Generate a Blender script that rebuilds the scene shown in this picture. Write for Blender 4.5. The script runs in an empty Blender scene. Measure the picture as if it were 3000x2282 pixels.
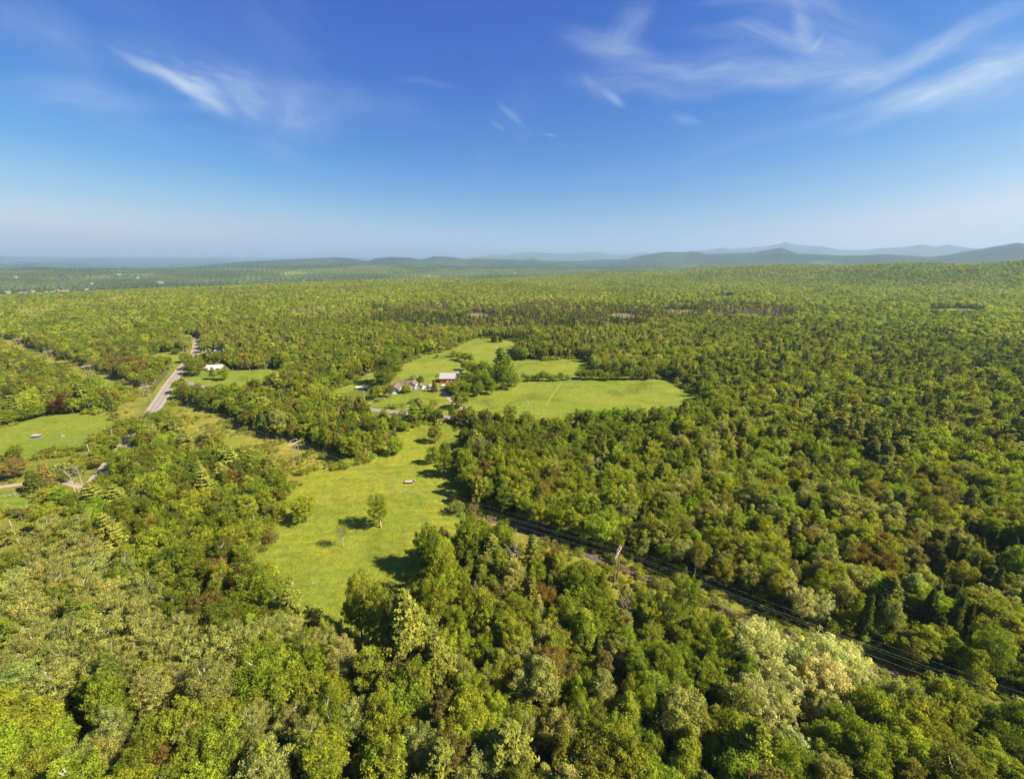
import bpy, bmesh, math, random
import numpy as np
from mathutils import Vector, Matrix

random.seed(7)
RNG = np.random.default_rng(11)
D = bpy.data
SC = bpy.context.scene
COL = SC.collection

# ------------------------------------------------------------------ camera
F, CX, CY, H = 1210.0, 1500.0, 1141.0, 120.0          # focal length in photo pixels, centre, height above ground
PITCH = math.atan(376.0 / F)
cam_d = D.cameras.new('camera')
cam_d.sensor_width = 36.0
cam_d.lens = 36.0 * F / 3000.0
cam_d.clip_start = 0.5
cam_d.clip_end = 120000.0
cam = D.objects.new('camera', cam_d)
COL.objects.link(cam)
cam.location = (0, 0, H)
cam.rotation_euler = (math.pi / 2 - PITCH, 0, 0)
SC.camera = cam

# ------------------------------------------------------------------ sun and sky
SUN_EL = math.radians(41.0)
SUN_AZ = math.radians(-14.0)                            # direction towards the sun in the xy plane
sd = Vector((math.cos(SUN_AZ) * math.cos(SUN_EL), math.sin(SUN_AZ) * math.cos(SUN_EL), math.sin(SUN_EL)))
sun_d = D.lights.new('sun', 'SUN')
sun_d.energy = 5.0
sun_d.angle = math.radians(0.5)
sun_d.color = (1.0, 0.89, 0.70)
sun = D.objects.new('sun', sun_d)
COL.objects.link(sun)
sun.rotation_euler = (-sd).to_track_quat('-Z', 'Y').to_euler()
sun.location = (200, -50, 300)

SC.view_settings.view_transform = 'Standard'
SC.view_settings.look = 'None'
SC.view_settings.exposure = 1.6
SC.view_settings.gamma = 1.0
SC.view_settings.use_curve_mapping = False
SC.cycles.use_denoising = True
SC.cycles.max_bounces = 6
SC.cycles.diffuse_bounces = 4
SC.cycles.transmission_bounces = 4
SC.cycles.transparent_max_bounces = 4
SC.cycles.volume_bounces = 1


def ray(u, v):
    x = (u - CX) / F
    y = -(v - CY) / F
    return (x, math.cos(PITCH) + y * math.sin(PITCH), -math.sin(PITCH) + y * math.cos(PITCH))


def G(u, v, z=0.0):
    d = ray(u, v)
    t = (z - H) / d[2]
    return (d[0] * t, d[1] * t)


def proj(x, y, z):
    z = z - H
    f = y * math.cos(PITCH) - z * math.sin(PITCH)
    up = y * math.sin(PITCH) + z * math.cos(PITCH)
    return CX + F * x / f, CY - F * up / f


def height_for(u, vb, vt):
    x, y = G(u, vb)
    lo, hi = 0.0, 110.0
    for _ in range(40):
        m = (lo + hi) / 2
        if proj(x, y, m)[1] > vt:
            lo = m
        else:
            hi = m
    return lo


def size_for(u, vb, px):
    x, y = G(u, vb)
    f = y * math.cos(PITCH) + H * math.sin(PITCH)
    return px * f / F


# ---- node helpers
class NT:
    def __init__(s, tree):
        s.t = tree
        s.n = tree.nodes
        s.l = tree.links

    def new(s, typ, **kw):
        n = s.n.new(typ)
        for k, v in kw.items():
            if k.startswith('i_'):
                n.inputs[k[2:].replace('_', ' ')].default_value = v
            else:
                setattr(n, k, v)
        return n

    def put(s, sock, v):
        if hasattr(v, 'links') or isinstance(v, bpy.types.NodeSocket):
            s.l.new(v, sock)
        else:
            sock.default_value = v

    def math(s, op, a, b=None, c=None, clamp=False):
        n = s.n.new('ShaderNodeMath')
        n.operation = op
        n.use_clamp = clamp
        s.put(n.inputs[0], a)
        if b is not None:
            s.put(n.inputs[1], b)
        if c is not None:
            s.put(n.inputs[2], c)
        return n.outputs[0]

    def vmath(s, op, a, b=None):
        n = s.n.new('ShaderNodeVectorMath')
        n.operation = op
        s.put(n.inputs[0], a)
        if b is not None:
            s.put(n.inputs[1], b)
        return n.outputs[0]

    def mix(s, fac, a, b, blend='MIX'):
        n = s.n.new('ShaderNodeMix')
        n.data_type = 'RGBA'
        n.blend_type = blend
        s.put(n.inputs[0], fac)
        s.put(n.inputs[6], a)
        s.put(n.inputs[7], b)
        return n.outputs[2]

    def ramp(s, fac, lo, hi, a=0.0, b=1.0, smooth=True):
        n = s.n.new('ShaderNodeMapRange')
        n.interpolation_type = 'SMOOTHSTEP' if smooth else 'LINEAR'
        s.put(n.inputs[0], fac)
        n.inputs[1].default_value = lo
        n.inputs[2].default_value = hi
        n.inputs[3].default_value = a
        n.inputs[4].default_value = b
        return n.outputs[0]

    def noise(s, vec, scale, detail=4.0, rough=0.55, dist=0.0, out=0):
        n = s.n.new('ShaderNodeTexNoise')
        s.put(n.inputs['Vector'], vec)
        n.inputs['Scale'].default_value = scale
        n.inputs['Detail'].default_value = detail
        n.inputs['Roughness'].default_value = rough
        n.inputs['Distortion'].default_value = dist
        return n.outputs[out]


# ---- world
world = D.worlds.new('World')
SC.world = world
world.use_nodes = True
w = NT(world.node_tree)
w.n.clear()
sky = w.new('ShaderNodeTexSky', sky_type='NISHITA', sun_disc=False)
sky.sun_elevation = SUN_EL
sky.sun_rotation = math.atan2(sd.x, sd.y)
sky.altitude = 120
sky.air_density = 1.0
sky.dust_density = 1.2
sky.ozone_density = 3.0
# clear polarised sky: one power curve per channel over the whole dome
sps = w.new('ShaderNodeSeparateColor')
w.l.new(sky.outputs[0], sps.inputs[0])
cbs = w.new('ShaderNodeCombineColor')
for ch, (kk, gg, top) in enumerate(((.027, 3.2, 3.4), (.148, 1.8, 3.6), (1.0, .75, 4.3))):
    w.l.new(w.math('MINIMUM', w.math('MULTIPLY', w.math('POWER', sps.outputs[ch], gg), kk), top), cbs.inputs[ch])
tc = w.new('ShaderNodeTexCoord')
gen = tc.outputs['Generated']
sep = w.new('ShaderNodeSeparateXYZ')
w.l.new(gen, sep.inputs[0])
dy = w.math('MAXIMUM', sep.outputs[1], 0.02)
qx = w.math('DIVIDE', sep.outputs[0], dy)
qz = w.math('DIVIDE', sep.outputs[2], dy)
front = w.ramp(sep.outputs[1], 0.03, 0.2)
comb = w.new('ShaderNodeCombineXYZ')
w.l.new(qx, comb.inputs[0])
w.l.new(qz, comb.inputs[1])
q = comb.outputs[0]
# soft warp shared by all wisps
wn = w.noise(q, 2.6, 3.0, 0.5, 0.0, out=1)
warp = w.vmath('SCALE', w.vmath('SUBTRACT', wn, (0.5, 0.5, 0.5)))
warp.node.inputs['Scale'].default_value = 0.13
qw = w.vmath('ADD', q, warp)


def wisp(u, v, ru, rv, rot, strength, stretch=5.0, scale=9.0, seed=0.0, sharp=(0.30, 0.80)):
    """an elongated cirrus wisp: an ellipse in view-independent sky directions times combed noise"""
    d = ray(u, v)
    cx, cz = d[0] / d[1], d[2] / d[1]
    rx, rz = ru / F / d[1], rv / F / d[1]
    m = w.new('ShaderNodeMapping', vector_type='TEXTURE')
    m.inputs['Location'].default_value = (cx, cz, 0)
    m.inputs['Rotation'].default_value = (0, 0, math.radians(rot))
    m.inputs['Scale'].default_value = (rx, rz, 1)
    w.l.new(qw, m.inputs[0])
    ln = w.new('ShaderNodeVectorMath', operation='LENGTH')
    w.l.new(m.outputs[0], ln.inputs[0])
    fall = w.ramp(ln.outputs[1], 1.0, 0.0)
    m2 = w.new('ShaderNodeMapping', vector_type='TEXTURE')
    m2.inputs['Location'].default_value = (cx + seed, cz, seed)
    m2.inputs['Rotation'].default_value = (0, 0, math.radians(rot))
    m2.inputs['Scale'].default_value = (stretch, 1.0, 1)
    w.l.new(qw, m2.inputs[0])
    nz = w.ramp(w.noise(m2.outputs[0], scale * .7, 7.0, 0.66, 0.9), sharp[0], sharp[1])
    m3 = w.new('ShaderNodeMapping', vector_type='TEXTURE')
    m3.inputs['Location'].default_value = (cx, cz + seed, 0)
    m3.inputs['Rotation'].default_value = (0, 0, math.radians(rot + 7))
    m3.inputs['Scale'].default_value = (stretch * 2.2, 1.0, 1)
    w.l.new(qw, m3.inputs[0])
    fib = w.ramp(w.noise(m3.outputs[0], scale * 4.0, 5.0, 0.7, 0.4), 0.25, 0.72, 0.45, 1.25, smooth=False)
    nz = w.math('MULTIPLY', nz, fib)
    return w.math('MULTIPLY', w.math('MULTIPLY', fall, nz), strength)


W = [(700, 262, 430, 95, -17, 1.0, 5, 9, 0), (520, 238, 220, 26, -24, .9, 7, 8, 1.3), (1000, 300, 420, 60, -12, .22, 5, 9, 2.1),
     (590, 308, 120, 18, -4, .7, 5, 11, 3.7), (250, 285, 360, 60, -6, .45, 5, 7, 4.4), (120, 120, 420, 130, -26, .22, 5, 6, 5.1),
     (1240, 262, 110, 14, -5, .34, 5, 11, 6.4), (1790, 150, 210, 64, -14, .45, 4, 9, 7.2), (1850, 90, 110, 70, 62, .38, 4, 8, 8.6),
     (2240, 18, 260, 26, -2, .8, 5, 9, 9.9), (2340, 90, 90, 40, -62, .55, 4, 10, 10.2), (2385, 135, 42, 14, 48, .9, 3, 12, 11.7),
     (2250, 132, 330, 40, -5, .8, 5, 9, 12.9), (2050, 232, 480, 75, 2, .75, 6, 8, 13.3), (2380, 225, 380, 60, 5, .65, 5, 8, 14.1),
     (2700, 160, 480, 50, 22, .7, 6, 8, 15.8), (2850, 215, 460, 110, 8, .85, 5, 8, 16.6), (2620, 300, 360, 60, 17, .55, 5, 8, 17.3),
     (1795, 293, 60, 18, -38, .42, 3, 12, 18.5), (1740, 265, 60, 26, -50, .22, 3, 11, 19.1), (1500, 330, 80, 16, -38, .26, 4, 11, 20.2),
     (1450, 358, 45, 9, -30, .22, 4, 11, 21.7), (1528, 396, 40, 8, 2, .42, 3, 12, 22.4), (1612, 394, 32, 6, 2, .3, 3, 12, 23.9),
     (2030, 350, 80, 20, -16, .22, 4, 11, 24.3), (2400, 60, 480, 150, -20, .36, 5, 7, 25.0)]
tot = None
for a in W:
    c = wisp(*a)
    tot = c if tot is None else w.math('ADD', tot, c)
tot = w.math('MULTIPLY', w.math('MULTIPLY', tot, front), 1.08)
# thin even cirrus over the whole dome
zz = w.math('MAXIMUM', sep.outputs[2], 0.05)
cp = w.new('ShaderNodeCombineXYZ')
w.l.new(w.math('DIVIDE', sep.outputs[0], zz), cp.inputs[0])
w.l.new(w.math('MULTIPLY', w.math('DIVIDE', sep.outputs[1], zz), 0.35), cp.inputs[1])
thin = w.ramp(w.noise(cp.outputs[0], 1.1, 7.0, 0.6, 0.5), 0.48, 0.85, 0.0, 0.16)
thin = w.math('MULTIPLY', thin, w.ramp(sep.outputs[2], 0.04, 0.22))
tot = w.math('ADD', tot, thin)
tot = w.math('MULTIPLY', tot, w.ramp(sep.outputs[2], 0.02, 0.12))
tot = w.math('MINIMUM', tot, 0.85)
SKYMUL = 1.0
cl = w.mix(tot, cbs.outputs[0], (3.5, 4.0, 4.5, 1))
bg = w.new('ShaderNodeBackground')
bg.inputs['Strength'].default_value = 0.07
w.l.new(cl, bg.inputs['Color'])
wo = w.new('ShaderNodeOutputWorld')
w.l.new(bg.outputs[0], wo.inputs['Surface'])


# ------------------------------------------------------------------ materials
MATS = {}


def mat(name, builder=None, color=None, rough=0.8, spec=0.2, metallic=0.0, var=0.15, scale=3.0):
    if name in MATS:
        return MATS[name]
    m = D.materials.new(name)
    m.use_nodes = True
    t = NT(m.node_tree)
    t.n.clear()
    out = t.new('ShaderNodeOutputMaterial')
    if builder:
        builder(t, out)
    else:
        b = t.new('ShaderNodeBsdfPrincipled')
        b.inputs['Roughness'].default_value = rough
        b.inputs['Metallic'].default_value = metallic
        b.inputs['Specular IOR Level'].default_value = spec
        geo = t.new('ShaderNodeNewGeometry')
        n = t.noise(geo.outputs['Position'], scale, 5.0)
        c = t.mix(t.ramp(n, 0.3, 0.7), tuple(x * (1 - var) for x in color) + (1,), tuple(min(1, x * (1 + var)) for x in color) + (1,))
        t.l.new(c, b.inputs['Base Color'])
        t.l.new(b.outputs[0], out.inputs[0])
    MATS[name] = m
    return m


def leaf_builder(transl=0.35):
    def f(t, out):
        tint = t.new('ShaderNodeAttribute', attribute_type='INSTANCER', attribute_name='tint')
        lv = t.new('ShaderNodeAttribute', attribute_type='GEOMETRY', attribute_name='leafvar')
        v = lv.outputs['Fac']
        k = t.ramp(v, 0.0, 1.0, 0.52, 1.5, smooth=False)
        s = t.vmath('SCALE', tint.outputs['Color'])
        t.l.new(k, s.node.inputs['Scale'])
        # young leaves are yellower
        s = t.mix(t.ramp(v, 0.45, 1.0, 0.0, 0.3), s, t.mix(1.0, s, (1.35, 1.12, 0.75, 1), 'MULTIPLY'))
        d = t.new('ShaderNodeBsdfDiffuse')
        t.l.new(s, d.inputs['Color'])
        tr = t.new('ShaderNodeBsdfTranslucent')
        t.l.new(t.mix(1.0, s, (1.25, 1.35, 0.7, 1), 'MULTIPLY'), tr.inputs['Color'])
        mx = t.new('ShaderNodeMixShader')
        mx.inputs[0].default_value = transl
        t.l.new(d.outputs[0], mx.inputs[1])
        t.l.new(tr.outputs[0], mx.inputs[2])
        t.l.new(mx.outputs[0], out.inputs[0])
    return f


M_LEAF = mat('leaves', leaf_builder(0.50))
M_NEEDLE = mat('needles', leaf_builder(0.15))
M_BARK = mat('grey_bark', color=(0.16, 0.13, 0.10), scale=2.0, var=0.35)
M_PALE = mat('pale_bark', color=(0.31, 0.285, 0.245), scale=2.0, var=0.25)
M_DEAD = mat('dead_wood', color=(0.27, 0.225, 0.18), scale=2.0, var=0.25)


def grass_builder(c1, c2, c3, yellow=0.0, dirt=0.0, mow=0.0):
    def f(t, out):
        geo = t.new('ShaderNodeNewGeometry')
        p = geo.outputs['Position']
        big = t.ramp(t.noise(p, 0.012, 5, 0.55, 0.4), 0.36, 0.66)
        med = t.ramp(t.noise(p, 0.07, 5, 0.6, 0.8), 0.34, 0.68)
        mp = t.new('ShaderNodeMapping')
        mp.inputs['Rotation'].default_value = (0, 0, math.radians(-28))
        mp.inputs['Scale'].default_value = (0.35, 1.6, 1.0)
        t.l.new(p, mp.inputs[0])
        streak = t.ramp(t.noise(mp.outputs[0], 0.16, 6, 0.62, 0.6), 0.32, 0.7)
        fine = t.noise(p, 1.3, 6, 0.72)
        c = t.mix(big, c1, c2)
        c = t.mix(t.math('MULTIPLY', med, 0.6), c, c3)
        c = t.mix(t.math('MULTIPLY', streak, 0.35), c, c2)
        if yellow:
            yn = t.ramp(t.noise(mp.outputs[0], 0.09, 7, 0.68, 1.2), 0.54, 0.70)
            yf = t.ramp(t.noise(p, 2.2, 4, 0.7), 0.42, 0.60)
            c = t.mix(t.math('MULTIPLY', t.math('MULTIPLY', yn, yf), yellow), c, (0.46, 0.38, 0.015, 1))
        if dirt:
            dn = t.ramp(t.noise(p, 0.045, 6, 0.6, 0.5), 0.62, 0.74)
            c = t.mix(t.math('MULTIPLY', dn, dirt), c, (0.26, 0.19, 0.10, 1))
        # swathes left by the mower, bent a little, and darker damp patches
        wv = t.new('ShaderNodeTexWave', wave_type='BANDS', bands_direction='Y')
        wv.inputs['Scale'].default_value = 0.035
        wv.inputs['Distortion'].default_value = 3.0
        wv.inputs['Detail'].default_value = 3.0
        wv.inputs['Detail Scale'].default_value = 0.35
        t.l.new(mp.outputs[0], wv.inputs['Vector'])
        sw = t.ramp(wv.outputs['Fac'], .2, .8, 1.0 - .10 * (0.5 + mow), 1.0 + .08 * (0.5 + mow), smooth=False)
        damp = t.ramp(t.noise(p, 0.025, 6, 0.62, 1.0), 0.30, 0.52, 0.70, 1.06)
        tus = t.ramp(t.noise(p, 0.35, 5, 0.7), 0.34, 0.62, 0.80, 1.12)
        k = t.math('MULTIPLY', t.math('MULTIPLY', t.math('MULTIPLY', t.ramp(fine, 0.25, 0.75, 0.55, 1.35, smooth=False), sw), damp), tus)
        k = t.math('MULTIPLY', k, .93)
        s = t.vmath('SCALE', c)
        t.l.new(k, s.node.inputs['Scale'])
        b = t.new('ShaderNodeBsdfPrincipled')
        b.inputs['Roughness'].default_value = 0.95
        b.inputs['Specular IOR Level'].default_value = 0.05
        t.l.new(s, b.inputs['Base Color'])
        bp = t.new('ShaderNodeBump')
        bp.inputs['Strength'].default_value = 0.9
        bp.inputs['Distance'].default_value = 0.5
        t.l.new(t.noise(p, 0.8, 6, 0.75), bp.inputs['Height'])
        t.l.new(bp.outputs[0], b.inputs['Normal'])
        t.l.new(b.outputs[0], out.inputs[0])
    return f


M_MEADOW = mat('meadow_grass', grass_builder((.140, .178, .018, 1), (.215, .218, .024, 1), (.096, .148, .016, 1), yellow=.65, dirt=.35))
M_PASTURE = mat('pasture_grass', grass_builder((.130, .176, .018, 1), (.190, .205, .026, 1), (.098, .150, .016, 1), yellow=.25, mow=-.1))
M_FIELD = mat('field_grass', grass_builder((.118, .168, .018, 1), (.165, .192, .024, 1), (.092, .142, .015, 1), dirt=.25))
M_SCRUB = mat('scrub_ground', grass_builder((.165, .175, .024, 1), (.25, .215, .036, 1), (.095, .125, .018, 1), yellow=.3, dirt=.45))
M_VERGE = mat('verge_grass', grass_builder((.125, .145, .018, 1), (.185, .175, .028, 1), (.10, .128, .018, 1), dirt=.2))


def floor_b(t, out):
    geo = t.new('ShaderNodeNewGeometry')
    p = geo.outputs['Position']
    a = t.ramp(t.noise(p, 0.15, 7, 0.65), 0.35, 0.65)
    c = t.mix(a, (.075, .068, .032, 1), (.095, .118, .034, 1))
    b = t.new('ShaderNodeBsdfDiffuse')
    t.l.new(c, b.inputs[0])
    bp = t.new('ShaderNodeBump')
    bp.inputs['Distance'].default_value = 1.0
    t.l.new(t.noise(p, 0.5, 6, 0.7), bp.inputs['Height'])
    t.l.new(bp.outputs[0], b.inputs['Normal'])
    t.l.new(b.outputs[0], out.inputs[0])


M_FLOOR = mat('forest_floor', floor_b)


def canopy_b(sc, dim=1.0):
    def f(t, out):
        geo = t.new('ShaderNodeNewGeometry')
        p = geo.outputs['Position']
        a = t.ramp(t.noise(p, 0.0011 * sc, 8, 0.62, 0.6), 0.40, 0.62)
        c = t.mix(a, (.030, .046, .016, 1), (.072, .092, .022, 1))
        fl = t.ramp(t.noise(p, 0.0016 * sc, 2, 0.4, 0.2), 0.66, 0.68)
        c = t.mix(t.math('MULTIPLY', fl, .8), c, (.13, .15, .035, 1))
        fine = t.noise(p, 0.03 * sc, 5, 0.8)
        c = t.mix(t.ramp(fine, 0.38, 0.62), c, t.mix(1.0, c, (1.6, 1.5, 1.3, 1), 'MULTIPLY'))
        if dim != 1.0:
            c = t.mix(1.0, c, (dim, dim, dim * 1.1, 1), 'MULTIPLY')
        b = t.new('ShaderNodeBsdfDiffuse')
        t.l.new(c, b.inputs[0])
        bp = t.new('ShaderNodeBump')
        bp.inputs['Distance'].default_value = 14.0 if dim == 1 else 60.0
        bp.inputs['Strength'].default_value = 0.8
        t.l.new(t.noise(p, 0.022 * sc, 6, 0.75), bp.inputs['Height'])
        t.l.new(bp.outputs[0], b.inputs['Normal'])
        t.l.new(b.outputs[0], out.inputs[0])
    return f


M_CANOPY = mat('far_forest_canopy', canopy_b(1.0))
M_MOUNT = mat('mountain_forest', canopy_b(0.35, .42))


# ------------------------------------------------------------------ object helpers
def tag(o, label=None, cat=None, group=None, kind=None):
    if label:
        o['label'] = label
    if cat:
        o['category'] = cat
    if group:
        o['group'] = group
    if kind:
        o['kind'] = kind
    return o


def mesh_np(name, verts, faces, mats, mat_idx=None, attrs=None, smooth=False):
    """verts Nx3, faces list/array of equal length polygons"""
    me = D.meshes.new(name)
    verts = np.asarray(verts, dtype=np.float32)
    faces = np.asarray(faces, dtype=np.int32)
    nf, k = faces.shape
    me.vertices.add(len(verts))
    me.vertices.foreach_set('co', verts.ravel())
    me.loops.add(nf * k)
    me.loops.foreach_set('vertex_index', faces.ravel())
    me.polygons.add(nf)
    me.polygons.foreach_set('loop_start', np.arange(0, nf * k, k, dtype=np.int32))
    me.polygons.foreach_set('loop_total', np.full(nf, k, dtype=np.int32))
    for m in mats:
        me.materials.append(m)
    if mat_idx is not None:
        me.polygons.foreach_set('material_index', np.asarray(mat_idx, dtype=np.int32))
    me.polygons.foreach_set('use_smooth', np.full(nf, smooth, dtype=bool))
    if attrs:
        for an, (typ, data) in attrs.items():
            at = me.attributes.new(an, typ, 'POINT')
            key = 'value' if typ in ('FLOAT', 'INT') else ('vector' if typ == 'FLOAT_VECTOR' else 'color')
            at.data.foreach_set(key, np.ascontiguousarray(data).ravel())
    me.update(calc_edges=True)
    return me


def link(name, me, parent=None, loc=None):
    o = D.objects.new(name, me)
    COL.objects.link(o)
    if parent is not None:
        o.parent = parent
    if loc is not None:
        o.location = loc
    return o


def empty(name, loc=(0, 0, 0), rz=0.0):
    o = D.objects.new(name, None)
    o.empty_display_size = 1.0
    COL.objects.link(o)
    o.location = loc
    o.rotation_euler = (0, 0, rz)
    return o


class MB:
    """collects boxes, tubes and prisms into one mesh"""

    def __init__(s):
        s.bm = bmesh.new()

    def box(s, x0, x1, y0, y1, z0, z1, bevel=0.0):
        vs = [s.bm.verts.new(c) for c in [(x0, y0, z0), (x1, y0, z0), (x1, y1, z0), (x0, y1, z0), (x0, y0, z1), (x1, y0, z1), (x1, y1, z1), (x0, y1, z1)]]
        fs = [s.bm.faces.new([vs[i] for i in f]) for f in [(0, 3, 2, 1), (4, 5, 6, 7), (0, 1, 5, 4), (1, 2, 6, 5), (2, 3, 7, 6), (3, 0, 4, 7)]]
        if bevel:
            es = list({e for f in fs for e in f.edges})
            bmesh.ops.bevel(s.bm, geom=es, offset=bevel, segments=2, affect='EDGES')
        return s

    def tube(s, pts, rads, n=6):
        rings = []
        pts = [Vector(p) for p in pts]
        for i, p in enumerate(pts):
            d = (pts[min(i + 1, len(pts) - 1)] - pts[max(i - 1, 0)]).normalized()
            a = d.orthogonal().normalized()
            b = d.cross(a)
            rings.append([s.bm.verts.new(p + (a * math.cos(2 * math.pi * k / n) + b * math.sin(2 * math.pi * k / n)) * rads[i]) for k in range(n)])
        for i in range(len(rings) - 1):
            for k in range(n):
                s.bm.faces.new([rings[i][k], rings[i][(k + 1) % n], rings[i + 1][(k + 1) % n], rings[i + 1][k]])
        s.bm.faces.new(rings[0][::-1])
        s.bm.faces.new(rings[-1])
        return s

    def poly(s, pts):
        s.bm.faces.new([s.bm.verts.new(p) for p in pts])
        return s

    def slab(s, a, b, c, d, th):
        """thick quad a,b,c,d, thickness th downwards along its normal"""
        a, b, c, d = map(Vector, (a, b, c, d))
        n = (b - a).cross(d - a).normalized() * th
        top = [s.bm.verts.new(p) for p in (a, b, c, d)]
        bot = [s.bm.verts.new(p - n) for p in (a, b, c, d)]
        s.bm.faces.new(top)
        s.bm.faces.new(bot[::-1])
        for i in range(4):
            j = (i + 1) % 4
            s.bm.faces.new([top[i], bot[i], bot[j], top[j]])
        return s

    def build(s, name, m, parent=None, loc=None, rz=None):
        bmesh.ops.recalc_face_normals(s.bm, faces=s.bm.faces)
        me = D.meshes.new(name)
        s.bm.to_mesh(me)
        s.bm.free()
        me.materials.append(m)
        o = link(name, me, parent, loc)
        if rz is not None:
            o.rotation_euler.z = rz
        return o


# ------------------------------------------------------------------ noise in numpy
def vnoise(x, y, scale, seed=0):
    x = np.asarray(x, float) * scale + seed * 17.13
    y = np.asarray(y, float) * scale + seed * 9.71
    xi = np.floor(x)
    yi = np.floor(y)
    fx = x - xi
    fy = y - yi
    fx = fx * fx * (3 - 2 * fx)
    fy = fy * fy * (3 - 2 * fy)

    def h(a, b):
        n = np.sin(a * 127.1 + b * 311.7 + seed * 74.7) * 43758.5453
        return n - np.floor(n)
    return (h(xi, yi) * (1 - fx) + h(xi + 1, yi) * fx) * (1 - fy) + (h(xi, yi + 1) * (1 - fx) + h(xi + 1, yi + 1) * fx) * fy


def fbm(x, y, scale, seed=0, octv=4):
    s = 0
    a = 0.5
    t = 0
    for i in range(octv):
        s = s + a * vnoise(x, y, scale * 2 ** i, seed + i * 3)
        t += a
        a *= 0.5
    return s / t


# ------------------------------------------------------------------ terrain
TH = 12.0
LAYERS = [
    # (distance, kind, table)   kind z: heights in metres, v: skyline row in the photograph, treetops included
    (1500, 'z', [(0, 0), (3000, 0)]),
    (2450, 'z', [(0, -16), (300, -12), (600, -8), (1100, 8), (1300, 6), (1600, -6), (2000, 0), (3000, 2)]),
    (3300, 'v', [(0, 872), (500, 852), (1000, 835), (1300, 823), (1500, 815), (1700, 803), (1850, 797), (2000, 795), (2080, 786), (2300, 777), (2450, 783), (2600, 773), (2730, 771), (2850, 777), (3000, 766), (3400, 760)]),
    (4600, 'z', [(0, -72), (900, -70), (1500, -60), (2000, -30), (3000, -20)]),
    (7200, 'v', [(-200, 789), (400, 788), (600, 784), (850, 781), (1000, 775), (1100, 773), (1200, 774), (1300, 778), (1400, 782), (1550, 786), (1700, 785), (1900, 782), (2000, 784), (2300, 776), (2700, 782), (3000, 785)]),
    (9000, 'v', [(-200, 792), (900, 784), (1500, 784), (1800, 782), (2200, 775), (2600, 777), (3000, 776)]),
    (12500, 'v', [(-200, 792), (520, 784), (588, 779), (650, 772), (724, 766), (800, 762), (887, 758), (973, 755), (1000, 756), (1045, 760), (1077, 766), (1100, 757), (1150, 753), (1204, 755), (1231, 761), (1272, 751), (1326, 753), (1362, 760), (1394, 756), (1453, 760), (1498, 759), (1530, 761), (1561, 757), (1588, 763), (1679, 766), (1770, 761), (1837, 760), (1860, 753), (1905, 744), (1950, 738), (2000, 739), (2027, 736), (2068, 744), (2204, 740), (2240, 733), (2281, 726), (2335, 743), (2376, 744), (2475, 749), (2611, 747), (2724, 753), (2770, 747), (2815, 738), (2905, 722), (2964, 712), (3000, 718), (3200, 740)]),
    (17000, 'v', [(-200, 786), (1000, 782), (2000, 776), (3000, 776)]),
    (27000, 'v', [(-200, 780), (0, 775), (80, 772), (180, 765), (218, 757), (250, 761), (290, 760), (340, 762), (450, 768), (520, 766), (560, 763), (640, 761), (715, 763), (800, 768), (1000, 763), (1045, 759), (1070, 757), (1100, 760), (1230, 762), (1360, 758), (1400, 754), (1450, 746), (1480, 748), (1510, 742), (1550, 739), (1620, 743), (1650, 744), (1700, 741), (1750, 738), (1790, 745), (1820, 748), (1860, 743), (1890, 739), (1920, 745), (1990, 742), (2045, 735), (2070, 733), (2110, 726), (2135, 731), (2170, 727), (2230, 723), (2270, 716), (2291, 709), (2320, 717), (2350, 720), (2400, 723), (2455, 733), (2480, 733), (2530, 734), (2560, 729), (2600, 727), (2640, 724), (2690, 717), (2725, 723), (2765, 718), (2800, 723), (2860, 730), (2900, 727), (3000, 725), (3200, 735)]),
    (29500, 'z', [(0, 300), (3000, 300)]),
]


def terrain(x, y):
    x = np.asarray(x, float)
    y = np.asarray(y, float)
    r = np.hypot(x, y)
    az = np.arctan2(x, y)
    azc = np.clip(az, -1.05, 1.05)
    u = np.clip(CX + F * np.tan(azc) / math.cos(PITCH), -400, 3400)
    fade = np.clip((1.25 - np.abs(az)) / 0.2, 0, 1)     # gentle land outside the view
    Rs = [900.0]
    Zs = [np.zeros_like(r)]
    for R, kind, tab in LAYERS:
        us = [a for a, b in tab]
        vs = [b for a, b in tab]
        val = np.interp(u, us, vs)
        if kind == 'z':
            z = val
        else:
            yy = -(val - CY) / F
            X = (u - CX) / F
            dyv = math.cos(PITCH) + yy * math.sin(PITCH)
            dz = -math.sin(PITCH) + yy * math.cos(PITCH)
            z = H + R * dz / np.hypot(X, dyv) - (TH if R < 8000 else 0)
        Rs.append(R)
        Zs.append(z * fade)
    out = np.zeros_like(r)
    for i in range(len(Rs) - 1):
        t = np.clip((r - Rs[i]) / (Rs[i + 1] - Rs[i]), 0, 1)
        s = t * t * (3 - 2 * t)
        seg = Zs[i] * (1 - s) + Zs[i + 1] * s
        out = np.where((r >= Rs[i]) & (r < Rs[i + 1]), seg, out)
    out = np.where(r >= Rs[-1], 0, out)
    # rolling relief, strongest on the mountain flanks and away from the crest lines
    amp = np.interp(r, [1400, 2500, 4500, 9000, 20000, 27000, 29500], [0, 4, 34, 85, 230, 60, 0])
    for R in (3300, 7200, 12500, 27000):
        amp = amp * np.clip(np.abs(r - R) / (0.12 * R), 0, 1)
    sc = np.interp(r, [1500, 9000, 27000], [1 / 500., 1 / 1400., 1 / 3500.])
    n = fbm(x / 900, y / 900, 1.0, 5, 4) * 0.5 + fbm(x / 2600, y / 2600, 1.0, 9, 4) * 0.5 - 0.55
    rg = 1 - 2 * np.abs(fbm(x / 1900, y / 1900, 1.0, 15, 4) - .5) * 2
    out = out + amp * n * 2.0 + np.where(r > 8500, amp * (rg - .75) * .9, 0)
    return out


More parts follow.
